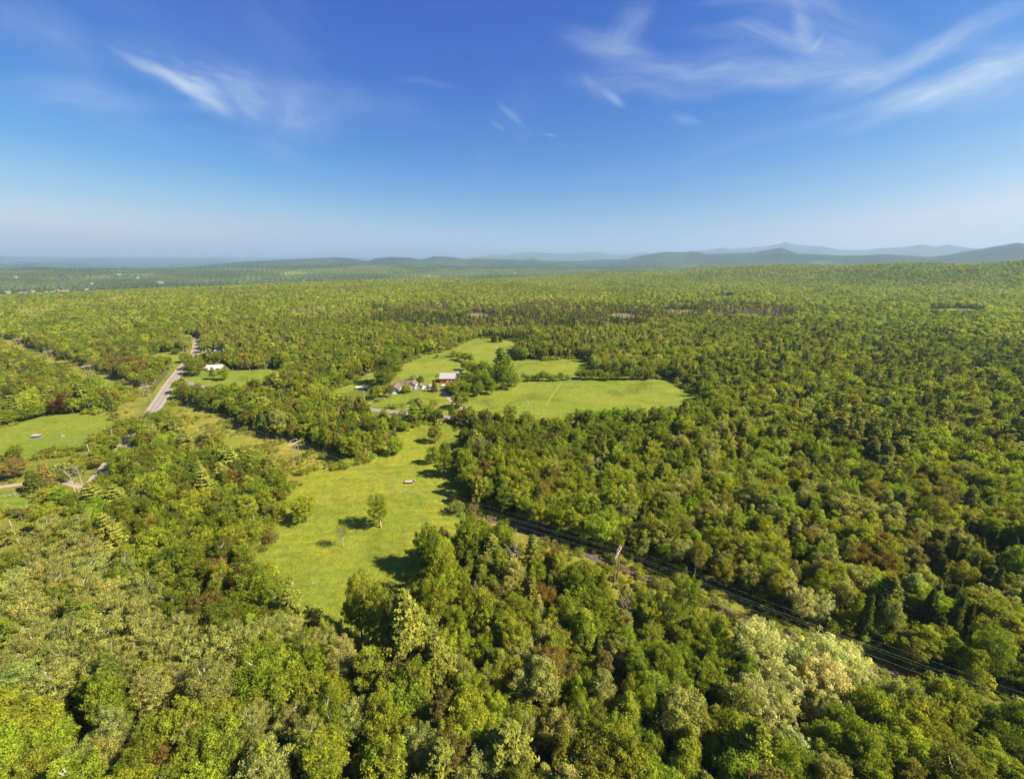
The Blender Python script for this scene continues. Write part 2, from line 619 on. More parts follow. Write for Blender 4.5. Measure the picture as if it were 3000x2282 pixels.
def polar_mesh(name, r0, r1, nr, m, label, azmax=1.15, naz=760, closed=False):
    rr = r0 * (r1 / r0) ** np.linspace(0, 1, nr)
    if closed:
        aa = np.linspace(-math.pi, math.pi, naz)
    else:
        aa = np.linspace(-azmax, azmax, naz)
    R, A = np.meshgrid(rr, aa, indexing='ij')
    X = R * np.sin(A)
    Y = R * np.cos(A)
    Z = terrain(X, Y)
    V = np.stack([X, Y, Z], -1).reshape(-1, 3)
    i = np.arange(nr - 1)[:, None] * naz + np.arange(naz - 1)[None, :]
    i = i.ravel()
    Fc = np.stack([i, i + naz, i + naz + 1, i + 1], -1)
    me = mesh_np(name, V, Fc, [m], smooth=True)
    return tag(link(name, me), label, None, None, 'structure')


polar_mesh('ground', 0.5, 2500, 60, M_FLOOR, 'dark leafy forest floor under the trees and round the fields', naz=241, closed=True)
polar_mesh('foothills', 2500, 9000, 90, M_CANOPY, 'wooded hills and valley beyond the nearer forest', naz=700)
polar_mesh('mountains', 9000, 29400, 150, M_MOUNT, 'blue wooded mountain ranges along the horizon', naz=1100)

# ------------------------------------------------------------------ fields, corridor, roads (pixel outlines turned into ground points)
P_MEADOW = [(1215, 1236), (1390, 1240), (1385, 1290), (1352, 1340), (1345, 1420), (1362, 1480), (1398, 1530), (1392, 1575), (1330, 1625), (1262, 1690), (1250, 1770), (1235, 1850), (1160, 1925), (1000, 1930), (900, 1885), (835, 1800), (775, 1730), (745, 1640), (752, 1570), (780, 1508), (850, 1430), (940, 1372), (1070, 1360), (1088, 1325), (1150, 1270)]
P_PASTURE = [(928, 1159), (973, 1142), (1023, 1123), (1075, 1096), (1173, 1067), (1258, 1034), (1301, 1031), (1376, 992), (1442, 990), (1538, 1001), (1519, 1023), (1501, 1055), (1574, 1056), (1733, 1047), (1726, 1070), (1722, 1098), (1907, 1106), (1987, 1114), (2070, 1175), (2048, 1204), (1994, 1228), (1900, 1246), (1700, 1252), (1500, 1240), (1392, 1226), (1278, 1217), (1209, 1209), (1085, 1195), (1040, 1192), (980, 1178)]
P_L1 = [(-150, 1262), (0, 1250), (102, 1226), (152, 1214), (357, 1206), (345, 1222), (326, 1242), (317, 1282), (262, 1322), (138, 1336), (0, 1350), (-200, 1360)]
P_L2 = [(-200, 1362), (0, 1352), (138, 1338), (262, 1324), (250, 1352), (172, 1388), (150, 1430), (60, 1424), (0, 1430), (-200, 1452)]
P_L3 = [(-250, 1456), (0, 1434), (110, 1442), (150, 1470), (130, 1500), (0, 1514), (-250, 1545)]
P_L4 = [(-200, 1548), (0, 1517), (60, 1508), (150, 1505), (205, 1525), (190, 1580), (120, 1640), (0, 1680), (-200, 1740)]
P_R = [(1060, 1200), (1215, 1217), (1218, 1236), (1160, 1262), (1100, 1250), (1060, 1222)]
P_LB = [(262, 1324), (345, 1228), (405, 1238), (385, 1280), (320, 1350), (262, 1425), (150, 1432), (172, 1388), (250, 1352)]
P_LC = [(130, 1500), (150, 1470), (262, 1436), (215, 1500), (190, 1530)]
P_LA = [(-250, 1262), (0, 1253), (200, 1224), (350, 1210), (398, 1242), (320, 1350), (262, 1422), (165, 1468), (150, 1508), (170, 1545), (120, 1640), (-50, 1700), (-250, 1750)]
P_L5 = [(-80, 1200), (0, 1184), (40, 1180), (60, 1200), (0, 1218), (-80, 1232)]
P_F5 = [(420, 1048), (470, 1034), (545, 1028), (552, 1050), (520, 1076), (440, 1080)]
P_F6 = [(576, 1036), (672, 1029), (670, 1064), (590, 1070)]
P_F7 = [(535, 1150), (545, 1112), (590, 1068), (655, 1070), (668, 1088), (845, 1080), (835, 1112), (760, 1142), (660, 1162), (560, 1165)]
P_F8 = [(296, 1120), (362, 1113), (385, 1140), (340, 1170)]
P_F9 = [(350, 907), (387, 903), (392, 915), (345, 924)]
P_F10 = [(2076, 868), (2152, 867), (2150, 880), (2078, 880)]
P_F11 = [(2715, 905), (2860, 904), (2900, 916), (2850, 932), (2700, 926)]
P_B1 = [(1360, 922), (1400, 916), (1455, 926), (1450, 944), (1375, 944)]
P_B2 = [(1765, 925), (1830, 916), (1875, 925), (1870, 944), (1780, 944)]
P_B3 = [(1935, 912), (2010, 907), (2035, 912), (2030, 926), (1950, 926)]
P_B4 = [(2640, 1500), (2690, 1505), (2700, 1540), (2650, 1550), (2630, 1525)]


def outline(pix, jitter=1.0, it=2):
    p = np.array([G(*q) for q in pix])
    for _ in range(it):
        nx = np.roll(p, -1, 0)
        p = np.stack([p * 0.75 + nx * 0.25, p * 0.25 + nx * 0.75], 1).reshape(-1, 2)
    p = p + (np.stack([vnoise(p[:, 0], p[:, 1], .11, 3), vnoise(p[:, 0], p[:, 1], .11, 8)], -1) - 0.5) * 2 * jitter
    return p


def inside(poly, x, y):
    c = np.zeros(len(x), bool)
    n = len(poly)
    j = n - 1
    for i in range(n):
        xi, yi = poly[i]
        xj, yj = poly[j]
        hit = ((yi > y) != (yj > y)) & (x < (xj - xi) * (y - yi) / (yj - yi + 1e-12) + xi)
        c ^= hit
        j = i
    return c


OPEN = []


def sheet(name, pix, m, z, label, jitter=1.5):
    p = outline(pix, jitter)
    OPEN.append(p)
    b = MB()
    b.poly([(a, c, z) for a, c in p])
    bmesh.ops.triangulate(b.bm, faces=b.bm.faces, quad_method='BEAUTY', ngon_method='EAR_CLIP')
    for f in b.bm.faces:
        if f.normal.z < 0:
            f.normal_flip()
    me = D.meshes.new(name)
    b.bm.to_mesh(me)
    b.bm.free()
    me.materials.append(m)
    for pl in me.polygons:
        if pl.normal.z < 0:
            pl.flip()
    return tag(link(name, me), label, None, None, 'structure')


sheet('meadow', P_MEADOW, M_MEADOW, .04, 'long green meadow with yellow flower patches in the middle of the woods', 4.5)
sheet('pasture', P_PASTURE, M_PASTURE, .04, 'bright mown pasture round the farmhouse and red barn', 1.0)
sheet('grassland', P_LA, M_VERGE, .03, 'open grassland with bushes along the left edge')
sheet('field', P_L1, M_FIELD, .04, 'green cow field with a small feeder at the left edge')
sheet('field', P_L2, M_VERGE, .045, 'olive grass strip above the driveway at the left edge')
sheet('field', P_L3, M_FIELD, .04, 'green paddock under the driveway at the left edge')
sheet('lawn', P_L4, M_VERGE, .04, 'lawn round the leaning utility pole at the left edge')
sheet('verge', P_R, M_VERGE, .05, 'rough grass on the near side of the side road')
sheet('verge', P_LB, M_VERGE, .048, 'rough grass with bushes between cow field and road', 2.5)
sheet('verge', P_LC, M_VERGE, .052, 'rough grass strip beside the road near the two spruces', 2.0)
sheet('field', P_L5, M_PASTURE, .04, 'small sunny field behind the hedge at the left edge')
sheet('field', P_F5, M_PASTURE, .04, 'green field left of the road by the lone round tree')
sheet('lawn', P_F6, M_PASTURE, .04, 'lawn right of the road above the yellow house')
sheet('field', P_F7, M_PASTURE, .04, 'long green field in front of the yellow house', 1.0)
sheet('field', P_F8, M_FIELD, .04, 'small clearing between the power line and the road')
sheet('field', P_F9, M_PASTURE, .04, 'tiny bright field deep in the left woods')
sheet('field', P_F10, M_PASTURE, .04, 'thin bright field in the far right woods')
sheet('field', P_F11, M_PASTURE, .04, 'pale farm field near the far right edge')
M_MARSH = mat('marsh_ground', grass_builder((.16, .135, .07, 1), (.20, .165, .09, 1), (.10, .10, .045, 1)))
sheet('marsh', P_B1, M_MARSH, .04, 'tan marsh clearing in the conifers, left of the other two')
sheet('marsh', P_B2, M_MARSH, .04, 'tan marsh clearing in the conifers, middle one of three')
sheet('marsh', P_B3, M_MARSH, .04, 'tan marsh clearing in the conifers, right of the other two')
sheet('dirt_clearing', P_B4, mat('bare_dirt', color=(.20, .145, .11), scale=.6), .04, 'bare pinkish dirt patch among trees on the right')


def ribbon(name, pts, wid, m, z, label=None, kind='structure', dash=None):
    p = [Vector(q) for q in pts]
    # smooth centre line
    for _ in range(2):
        n = [p[0]]
        for a, b in zip(p, p[1:]):
            n += [a * .75 + b * .25, a * .25 + b * .75]
        n.append(p[-1])
        p = n
    dense = []
    for a, b in zip(p, p[1:]):
        k = max(1, int((b - a).length / 12))
        dense += [a.lerp(b, i / k) for i in range(k)]
    dense.append(p[-1])
    p = dense
    V = []
    for i, q in enumerate(p):
        d = (p[min(i + 1, len(p) - 1)] - p[max(i - 1, 0)]).normalized()
        nrm = Vector((-d.y, d.x))
        wa, wb = wid if isinstance(wid, tuple) else (-wid / 2, wid / 2)
        V += [(*(q + nrm * wb), z), (*(q + nrm * wa), z)]
    Fc = [(2 * i, 2 * i + 1, 2 * i + 3, 2 * i + 2) for i in range(len(p) - 1)]
    if dash:
        Fc = [f for k, f in enumerate(Fc) if k % 2 == 0]
    me = mesh_np(name, V, Fc, [m])
    for pl in me.polygons:
        pass
    o = link(name, me)
    if kind:
        tag(o, label, None, None, kind)
    return o, np.array([[a.x, a.y] for a in p])


def road_b(t, out):
    geo = t.new('ShaderNodeNewGeometry')
    p = geo.outputs['Position']
    n = t.noise(p, 0.35, 6, 0.65)
    c = t.mix(t.ramp(n, .35, .65), (.17, .15, .135, 1), (.235, .205, .185, 1))
    b = t.new('ShaderNodeBsdfPrincipled')
    b.inputs['Roughness'].default_value = .85
    b.inputs['Specular IOR Level'].default_value = .2
    t.l.new(c, b.inputs['Base Color'])
    t.l.new(b.outputs[0], out.inputs[0])


M_ROAD = mat('sunbleached_asphalt', road_b)
M_GRAVEL = mat('gravel_shoulder', color=(.29, .235, .18), scale=1.2, var=.3)
M_LINE = mat('road_paint', color=(.48, .46, .42), scale=1.0)
M_YEL = mat('yellow_paint', color=(.40, .29, .08), scale=1.0)
ROAD = [G(*q) for q in [(560, 992), (578, 1000), (577, 1012), (572, 1035), (562, 1050), (540, 1070), (517, 1100), (492, 1133), (465, 1180), (421, 1237), (377, 1298), (330, 1355), (267, 1433), (200, 1505), (136, 1572), (20, 1690)]]
SIDE = [G(*q) for q in [(512, 1108), (640, 1150), (800, 1168), (940, 1180), (1085, 1199), (1127, 1205), (1209, 1213), (1278, 1220), (1390, 1231), (1560, 1255), (1800, 1280), (2100, 1290)]]
ribbon('verge', ROAD, (-10, 15), M_VERGE, .06, 'mown grass verge along the main road')
ribbon('gravel_shoulder', ROAD, 10.4, M_GRAVEL, .08, 'pale gravel shoulders of the main road')
_, ROADP = ribbon('road', ROAD, 7.8, M_ROAD, .10, 'straight sun bleached country road on the left')
ribbon('edge_line', ROAD, (3.15, 3.3), M_LINE, .115, 'white edge line on the left side of the main road')
ribbon('edge_line', ROAD, (-3.3, -3.15), M_LINE, .115, 'white edge line on the right side of the main road')
ribbon('centre_line', ROAD, .35, M_YEL, .115, 'yellow centre line of the main road')
ribbon('verge', SIDE, 11, M_VERGE, .062, 'grass verge along the side road below the farmhouse')
_, SIDEP = ribbon('road', SIDE, 6.4, M_ROAD, .09, 'pale side road passing below the farmhouse')
DRIVE_L = [G(*q) for q in [(-200, 1447), (0, 1428), (86, 1414), (160, 1404), (235, 1425), (270, 1435)]]
_, DLP = ribbon('driveway', DRIVE_L, 3.6, M_GRAVEL, .07, 'light gravel driveway ending at the two spruces')
DRIVE_H = [G(*q) for q in [(1225, 1138), (1248, 1137), (1275, 1139), (1300, 1150), (1322, 1172), (1352, 1196), (1372, 1206), (1384, 1228)]]
_, DHP = ribbon('driveway', DRIVE_H, 5.0, M_GRAVEL, .07, 'gravel driveway from the side road up to the garage')
DRIVE_Y = [G(*q) for q in [(578, 1034), (610, 1030), (640, 1028)]]
_, DYP = ribbon('driveway', DRIVE_Y, 4.0, M_GRAVEL, .07, 'short driveway to the far house behind round trees')

# power line axis
LP = [np.array(G(u, v)) for u, v in [(1803, 1712), (872, 1362), (436, 1180), (266, 1112), (152, 1064), (61, 1024)]]
axis = (LP[4] - LP[0]) / np.linalg.norm(LP[4] - LP[0])
perp = np.array([-axis[1], axis[0]])                     # points down-left (towards the camera side is negative y)
END0 = LP[0] - axis * 260
END1 = LP[5] + axis * 900
cpoly = []
for s_, sgn in ((END0, 1), (END1, 1), (END1, -1), (END0, -1)):
    cpoly.append(s_ + perp * sgn * 17)


def corridor_d(x, y):
    dx = x - LP[0][0]
    dyy = y - LP[0][1]
    return dx * perp[0] + dyy * perp[1], dx * axis[0] + dyy * axis[1]


bc = MB()
N = 90
vs = []
for i in range(N + 1):
    t = i / N
    c = END0 * (1 - t) + END1 * t
    j1 = (vnoise(c[0], c[1], .05, 1) - .5) * 8
    j2 = (vnoise(c[0], c[1], .05, 2) - .5) * 8
    ca_ = float((c - LP[0]) @ axis)
    a = c + perp * ((30 if 120 < ca_ < 450 else 18) + j1)
    b_ = c - perp * (18 + j2)
    vs += [(a[0], a[1], .02), (b_[0], b_[1], .02)]
me = mesh_np('scrub_corridor', vs, [(2 * i, 2 * i + 1, 2 * i + 3, 2 * i + 2) for i in range(N)], [M_SCRUB])
tag(link('scrub_corridor', me), 'brushy cleared strip under the power line', None, None, 'structure')


trk = [tuple(END0 * (1 - t) + (LP[0] + axis * 84) * t - perp * (9 + 2 * math.sin(9 * t))) for t in np.linspace(0, 1, 14)]
ribbon('track', trk, 4.2, mat('dark_earth', color=(.085, .062, .05), scale=.7, var=.35), .05, 'dark earth track under the power line beside the right hand woods')
M_PATH = mat('trodden_grass', color=(.165, .185, .032), scale=.5, var=.2)
ribbon('path', [G(*q) for q in [(1646, 1120), (1632, 1140), (1612, 1165), (1600, 1190)]], 1.6, M_PATH, .055, 'faint wheel track crossing the big pasture')
ribbon('path', [G(*q) for q in [(1400, 1208), (1480, 1198), (1560, 1186), (1606, 1180)]], 1.4, M_PATH, .058, 'faint trodden line along the lower part of the big pasture')
ribbon('path', [G(*q) for q in [(1283, 1088), (1300, 1082), (1325, 1079), (1345, 1080)]], 1.6, M_PATH, .055, 'faint curved wheel track in the pasture behind the barn')


def path_dist(P, x, y):
    best = np.full(len(x), 1e9)
    for a, b in zip(P[:-1], P[1:]):
        d = b - a
        L2 = (d * d).sum() + 1e-9
        t = np.clip(((x - a[0]) * d[0] + (y - a[1]) * d[1]) / L2, 0, 1)
        dd = np.hypot(x - a[0] - t * d[0], y - a[1] - t * d[1])
        best = np.minimum(best, dd)
    return best


# ------------------------------------------------------------------ tree prototypes
def cards(centers, normals, size, jit=0.5, aspect=1.0, rng=RNG):
    n = len(centers)
    nr = normals + rng.normal(0, jit, (n, 3))
    nr /= np.linalg.norm(nr, axis=1, keepdims=True) + 1e-9
    a = np.cross(nr, rng.normal(0, 1, (n, 3)))
    a /= np.linalg.norm(a, axis=1, keepdims=True) + 1e-9
    b = np.cross(nr, a)
    s = size * rng.uniform(0.6, 1.35, (n, 1)) * 0.5
    k = rng.uniform(0.5, 1.1, (n, 4, 1))
    A = a * s * aspect
    B = b * s
    q = np.stack([centers + A * k[:, 0], centers + B * k[:, 1], centers - A * k[:, 2], centers - B * k[:, 3]], 1)
    return q.reshape(-1, 3)


def tube_np(pts, rads, n=5):
    pts = np.asarray(pts, float)
    V = []
    Fc = []
    for i, p in enumerate(pts):
        d = pts[min(i + 1, len(pts) - 1)] - pts[max(i - 1, 0)]
        d = d / (np.linalg.norm(d) + 1e-9)
        a = np.cross(d, [0.31, 0.87, 0.11])
        a /= np.linalg.norm(a) + 1e-9
        b = np.cross(d, a)
        for k in range(n):
            t = 2 * math.pi * k / n
            V.append(p + (a * math.cos(t) + b * math.sin(t)) * rads[i])
    for i in range(len(pts) - 1):
        for k in range(n):
            Fc.append((i * n + k, i * n + (k + 1) % n, (i + 1) * n + (k + 1) % n, (i + 1) * n + k))
    return V, Fc


class Tree:
    def __init__(s):
        s.cv = []
        s.cvar = []
        s.tv = []
        s.tf = []

    def clump(s, c, rad, n, size, jit=.45, flat=.75, up=.25, aspect=1.0, var=None, rng=RNG):
        d = rng.normal(0, 1, (n, 3))
        d[:, 2] += up
        d /= np.linalg.norm(d, axis=1, keepdims=True)
        rr = rad * rng.uniform(.55, 1.05, (n, 1))
        pos = np.asarray(c) + d * rr * np.array([1, 1, flat])
        q = cards(pos, d, size, jit, aspect, rng)
        s.cv.append(q)
        v = rng.uniform(.15, .85) if var is None else var
        lv = np.clip(v + rng.normal(0, .13, n), 0, 1)
        s.cvar.append(np.repeat(lv, 4))

    def tube(s, pts, rads, n=5):
        V, Fc = tube_np(pts, rads, n)
        o = len(s.tv)
        s.tv += V
        s.tf += [tuple(i + o for i in f) for f in Fc]

    def limb(s, a, b, r0, r1, sag=0.08, rng=RNG, n=4, k=4):
        a = np.asarray(a, float)
        b = np.asarray(b, float)
        L = np.linalg.norm(b - a)
        off = rng.normal(0, sag * L, 3)
        pts = []
        for i in range(k + 1):
            t = i / k
            pts.append(a * (1 - t) + b * t + off * math.sin(math.pi * t) + np.array([0, 0, -.06 * L * math.sin(math.pi * t)]))
        s.tube(pts, [r0 * (1 - t / k) + r1 * t / k for t in range(k + 1)], n)

    def crown_mesh(s, name, m):
        V = np.concatenate(s.cv)
        Fc = np.arange(len(V)).reshape(-1, 4)
        return mesh_np(name, V, Fc, [m], attrs={'leafvar': ('FLOAT', np.concatenate(s.cvar).astype(np.float32))})

    def trunk_mesh(s, name, m):
        return mesh_np(name, s.tv, s.tf, [m], smooth=True)

    def joint_mesh(s, name, ml, mt):
        V = list(s.cv)
        Fc = []
        n0 = 0
        vv = list(s.cvar)
        if s.cv:
            V0 = np.concatenate(s.cv)
            n0 = len(V0)
            Fc.append(np.arange(n0).reshape(-1, 4))
        if s.tv:
            V.append(np.array(s.tv))
            Fc.append(np.array(s.tf) + n0)
            vv.append(np.full(len(s.tv), .5))
        mi = np.concatenate([np.full(len(f), i if s.cv else 1) for i, f in enumerate(Fc)]) if s.cv else np.full(len(Fc[0]), 1)
        return mesh_np(name, np.concatenate(V), np.concatenate(Fc), [ml, mt], mi, attrs={'leafvar': ('FLOAT', np.concatenate(vv).astype(np.float32))})


def shell_points(n, rng, lo=-0.35, rmin=.62):
    """directions and radii of clump centres over a crown"""
    i = np.arange(n) + .5
    z = 1 - (1 - lo) * i / n
    ph = i * 2.399963 + rng.uniform(0, 6.28)
    s = np.sqrt(1 - z * z)
    d = np.stack([s * np.cos(ph), s * np.sin(ph), z], -1) + rng.normal(0, .16, (n, 3))
    d /= np.linalg.norm(d, axis=1, keepdims=True)
    return d, rng.uniform(rmin, 1.0, n)


def broadleaf(h, R, lod, seed, style='maple'):
    """h height, R crown radius; modelled at unit tree of its own size in metres"""
    rng = np.random.default_rng(seed)
    T = Tree()
    par = dict(maple=(72, 1.25, .20, .48, .5, .72), aspen=(62, 1.05, .26, .36, .5, .75), birch=(56, .85, .20, .38, .55, .85),
               willow=(100, .85, .15, .34, .50, .95), round=(70, 1.25, .10, .46, .5, .72), airy=(30, .95, .38, .34, .6, .75), field=(72, 1.2, .06, .46, .5, .75), fieldbirch=(84, .95, .10, .36, .55, .9))[style]
    ncl, crad, base, lsize, jit, flat = par
    nl = {0: 125, 1: 30, 2: 0}[lod]
    if style == 'willow':
        nl = {0: 95, 1: 22, 2: 0}[lod]
    if style == 'airy':
        nl = {0: 60, 1: 22, 2: 0}[lod]
    ls = lsize * {0: .76, 1: 1.5, 2: 3}[lod]
    cz = h * (base + (1 - base) * .46)
    rz = h * (1 - base) * .56
    lean = rng.normal(0, .25, 2)
    # a few main lobes make the outline uneven
    nlob = rng.integers(4, 8)
    lob = rng.normal(0, 1, (nlob, 3))
    lob[:, 2] = np.abs(lob[:, 2]) * .6
    lob /= np.linalg.norm(lob, axis=1, keepdims=True)
    d, rr = shell_points(ncl, rng, -.55)
    bump = np.max(d @ lob.T, axis=1)
    rr = rr * (0.70 + 0.42 * np.clip((bump - .45) / .5, 0, 1))
    if style in ('birch', 'willow', 'aspen'):
        d[:, 2] = d[:, 2]
    if style == 'birch':
        taper = 1 - .45 * np.clip(d[:, 2], 0, 1)
    else:
        taper = np.ones(ncl)
    cen = np.stack([d[:, 0] * rr * (R - crad * .55) * taper, d[:, 1] * rr * (R - crad * .55) * taper, cz + d[:, 2] * rr * (rz - crad * .35)], -1)
    cen[:, :2] += lean * (cen[:, 2:3] / h)
    tip = np.array([lean[0], lean[1], h * .9])
    if lod < 2:
        for c, dd in zip(cen, d):
            cr = crad * rng.uniform(.6, 1.3)
            if style == 'willow':
                for _ in range(2):
                    cc = c + rng.normal(0, .45, 3)
                    T.clump(cc, cr * .75, nl // 2, ls, jit, 1.35, .5, 1.25, rng=rng)
            else:
                T.clump(c, cr, nl, ls, jit, flat, .35, 1.0, rng=rng)
                if lod == 0 and style in ('maple', 'aspen', 'round', 'field'):
                    e = c + dd * cr * .75 + np.array([0, 0, .2])
                    T.clump(e, cr * .5, nl // 4, ls * .9, jit, .9, .4, rng=rng)
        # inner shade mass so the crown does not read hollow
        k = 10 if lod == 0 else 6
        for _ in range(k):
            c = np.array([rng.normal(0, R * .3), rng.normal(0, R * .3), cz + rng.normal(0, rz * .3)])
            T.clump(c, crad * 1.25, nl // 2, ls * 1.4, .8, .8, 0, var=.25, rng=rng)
    else:
        n = 120
        dd, r2 = shell_points(n, rng, -.25)
        bump = np.max(dd @ lob.T, axis=1)
        r2 = .80 + .22 * np.clip((bump - .45) / .5, 0, 1) + rng.normal(0, .05, n)
        pos = np.stack([dd[:, 0] * r2 * R, dd[:, 1] * r2 * R, cz + dd[:, 2] * r2 * rz], -1)
        T.cv.append(cards(pos, dd, R * .52, .42, 1.0, rng))
        T.cvar.append(np.repeat(np.clip(rng.normal(.5, .13, n), 0, 1), 4))
    # trunk and limbs
    if lod < 2:
        tr = .017 * h * (0.8 if style in ('birch', 'airy') else 1)
        k = 5
        T.tube([(lean[0] * t * t + .15 * math.sin(3 * t + seed), lean[1] * t * t, h * .86 * t) for t in np.linspace(0, 1, k)], [tr * (1 - .85 * t) for t in np.linspace(0, 1, k)], 6 if lod == 0 else 4)
        idx = rng.permutation(ncl)[: (16 if lod == 0 else 6)]
        for i in idx:
            z0 = max(h * base * .8, cen[i, 2] - np.hypot(cen[i, 0], cen[i, 1]) * rng.uniform(.8, 1.5))
            z0 = min(z0, h * .78)
            a = np.array([lean[0] * (z0 / h) ** 2, lean[1] * (z0 / h) ** 2, z0])
            lk = 1.5 if style in ('aspen', 'birch', 'fieldbirch', 'airy') else 1.0
            T.limb(a, cen[i] + d[i] * crad * (.3 * lk), tr * .42 * lk, tr * .1 * lk, .07, rng)
    return T


def pine(h, R, lod, seed):
    rng = np.random.default_rng(seed)
    T = Tree()
    tr = .02 * h
    T.tube([(0, 0, h * t) for t in (0, .3, .6, .97)], [tr, tr * .75, tr * .45, .04], 5)
    nw = 11 if lod == 0 else 8
    for wv in range(nw):
        t = wv / (nw - 1)
        z = h * (.28 + .69 * t)
        L = R * (1.0 - .80 * t ** 1.3) * rng.uniform(.8, 1.1)
        nb = rng.integers(5, 8) if lod == 0 else 5
        for b in range(nb):
            a = 2 * math.pi * (b + rng.uniform(-.3, .3)) / nb + wv * 1.1
            l = L * rng.uniform(.7, 1.15)
            end = np.array([math.cos(a) * l, math.sin(a) * l, z + l * rng.uniform(.05, .3)])
            if lod == 0:
                T.limb((0, 0, z), end, tr * .25, .02, .03, rng, 3, 3)
            var = rng.uniform(.25, .8)
            for f in ((.4, .62, .82, 1.0) if lod == 0 else (.55, .95)):
                c = np.array([end[0] * f, end[1] * f, z + (end[2] - z) * f ** 1.6])
                r_ = (.95 if lod == 0 else 1.3) * (.8 + .25 * l / R)
                T.clump(c, r_, 26 if lod == 0 else 14, .42 if lod == 0 else .8, .5, .36, .6, 1.9, var, rng)
    T.clump((0, 0, h), .5, 20, .4, .5, 1.5, .5, 1.8, .6, rng)
    return T


def spruce(h, R, lod, seed):
    rng = np.random.default_rng(seed)
    T = Tree()
    tr = .014 * h
    T.tube([(0, 0, h * t) for t in (0, .5, .98)], [tr, tr * .55, .03], 4)
    nw = {0: 20, 1: 11, 2: 6}[lod]
    for wv in range(nw):
        t = wv / nw
        z = h * (.06 + .9 * t)
        L = R * 1.1 * (1 - t) ** .95 + .08
        nb = {0: 10, 1: 7, 2: 6}[lod]
        for b in range(nb):
            a = 2 * math.pi * (b + rng.uniform(-.3, .3)) / nb + wv * .7
            l = L * rng.uniform(.75, 1.12)
            var = rng.uniform(.2, .8)
            for f in {0: (.45, .75, 1.0), 1: (.5, .95), 2: (.7,)}[lod]:
                c = (math.cos(a) * l * f, math.sin(a) * l * f, z - l * f * .28)
                T.clump(c, {0: .14 * R + .10, 1: .18 * R + .15, 2: .2 * R + .18}[lod], {0: 13, 1: 8, 2: 3}[lod], {0: .38, 1: .75, 2: 1.5}[lod], .45, .45, .5, 1.8, var, rng)
    T.clump((0, 0, h * .97), .28, 8, .35, .5, 2.0, .5, 1.5, .6, rng)
    return T


def dead(h, seed, n1=7):
    rng = np.random.default_rng(seed)
    T = Tree()
    tr = .017 * h
    T.tube([(.2 * math.sin(5 * t), .1 * t, h * t) for t in (0, .25, .5, .75, 1)], [tr, tr * .8, tr * .55, tr * .35, .03], 5)
    for i in range(n1):
        z = h * rng.uniform(.35, .85)
        a = rng.uniform(0, 6.28)
        l = h * rng.uniform(.18, .36)
        e = np.array([math.cos(a) * l * .7, math.sin(a) * l * .7, z + l * .75])
        T.limb((0, 0, z), e, tr * .45, .035, .06, rng, 4, 3)
        for j in range(4):
            f = rng.uniform(.35, .9)
            s0 = np.array([e[0] * f, e[1] * f, z + (e[2] - z) * f])
            T.limb(s0, s0 + rng.normal(0, l * .25, 3) + np.array([0, 0, l * .3]), tr * .18, .02, .05, rng, 3, 2)
    return T


def shrub(h, R, lod, seed):
    rng = np.random.default_rng(seed)
    T = Tree()
    d, rr = shell_points(14 if lod == 0 else 9, rng, -.1)
    for dd, r in zip(d, rr):
        c = dd * r * np.array([R * .7, R * .7, h * .42]) + np.array([0, 0, h * .45])
        T.clump(c, .38 * R, 44 if lod == 0 else 15, (.30 if lod == 0 else .6) * max(1, R / 2.2), .5, .8, .3, rng=rng)
    for _ in range(4):
        e = rng.normal(0, R * .4, 3)
        T.limb((0, 0, 0), (e[0], e[1], h * .7), .06, .02, .08, rng, 3, 2)
    return T


# species: (builder args) near versions kept with separate crown and trunk meshes for the single trees
NEAR = {}


def add_near(kind, T, ml, mt):
    NEAR.setdefault(kind, []).append((T.crown_mesh(kind + '_crown', ml) if T.cv else None, T.trunk_mesh(kind + '_trunk', mt), T, ml, mt))


BASEH = dict(maple=15., aspen=16., birch=16., willow=15., round=13., airy=13., pine=19., spruce=15., dead=14., shrub=3., field=14., fieldbirch=16.)
BASER = dict(maple=4.6, aspen=4.1, birch=3.1, willow=4.4, round=4.8, airy=3.2, pine=4.8, spruce=2.9, dead=3., shrub=2., field=4.8, fieldbirch=3.4)
for i in range(5):
    add_near('maple', broadleaf(15, 4.6, 0, 100 + i, 'maple'), M_LEAF, M_BARK)
for i in range(4):
    add_near('aspen', broadleaf(16, 4.1, 0, 200 + i, 'aspen'), M_LEAF, M_PALE)
for i in range(3):
    add_near('birch', broadleaf(16, 3.1, 0, 300 + i, 'birch'), M_LEAF, M_PALE)
for i in range(3):
    add_near('willow', broadleaf(15, 4.4, 0, 400 + i, 'willow'), M_LEAF, M_BARK)
for i in range(2):
    add_near('round', broadleaf(13, 4.8, 0, 450 + i, 'round'), M_LEAF, M_BARK)
for i in range(4):
    add_near('field', broadleaf(14, 4.8, 0, 460 + i, 'field'), M_LEAF, M_BARK)
for i in range(2):
    add_near('fieldbirch', broadleaf(16, 3.4, 0, 470 + i, 'fieldbirch'), M_LEAF, M_PALE)
for i in range(2):
    add_near('airy', broadleaf(13, 3.2, 0, 480 + i, 'airy'), M_LEAF, M_PALE)
for i in range(3):
    add_near('pine', pine(19, 4.8, 0, 500 + i), M_NEEDLE, M_BARK)
for i in range(3):
    add_near('spruce', spruce(15, 2.9, 0, 600 + i), M_NEEDLE, M_BARK)
for i in range(3):
    add_near('dead', dead(14, 700 + i, 9), M_LEAF, M_DEAD)
for i in range(3):
    add_near('shrub', shrub(3, 2.0, 0, 800 + i), M_LEAF, M_BARK)

PROTO = D.collections.new('tree_kinds')                   # never linked to the scene, only instanced
PID = {}


def add_proto(key, me):
    i = sum(len(v) for v in PID.values())
    o = D.objects.new('kind_%03d' % i, me)
    PROTO.objects.link(o)
    PID.setdefault(key, []).append(i)


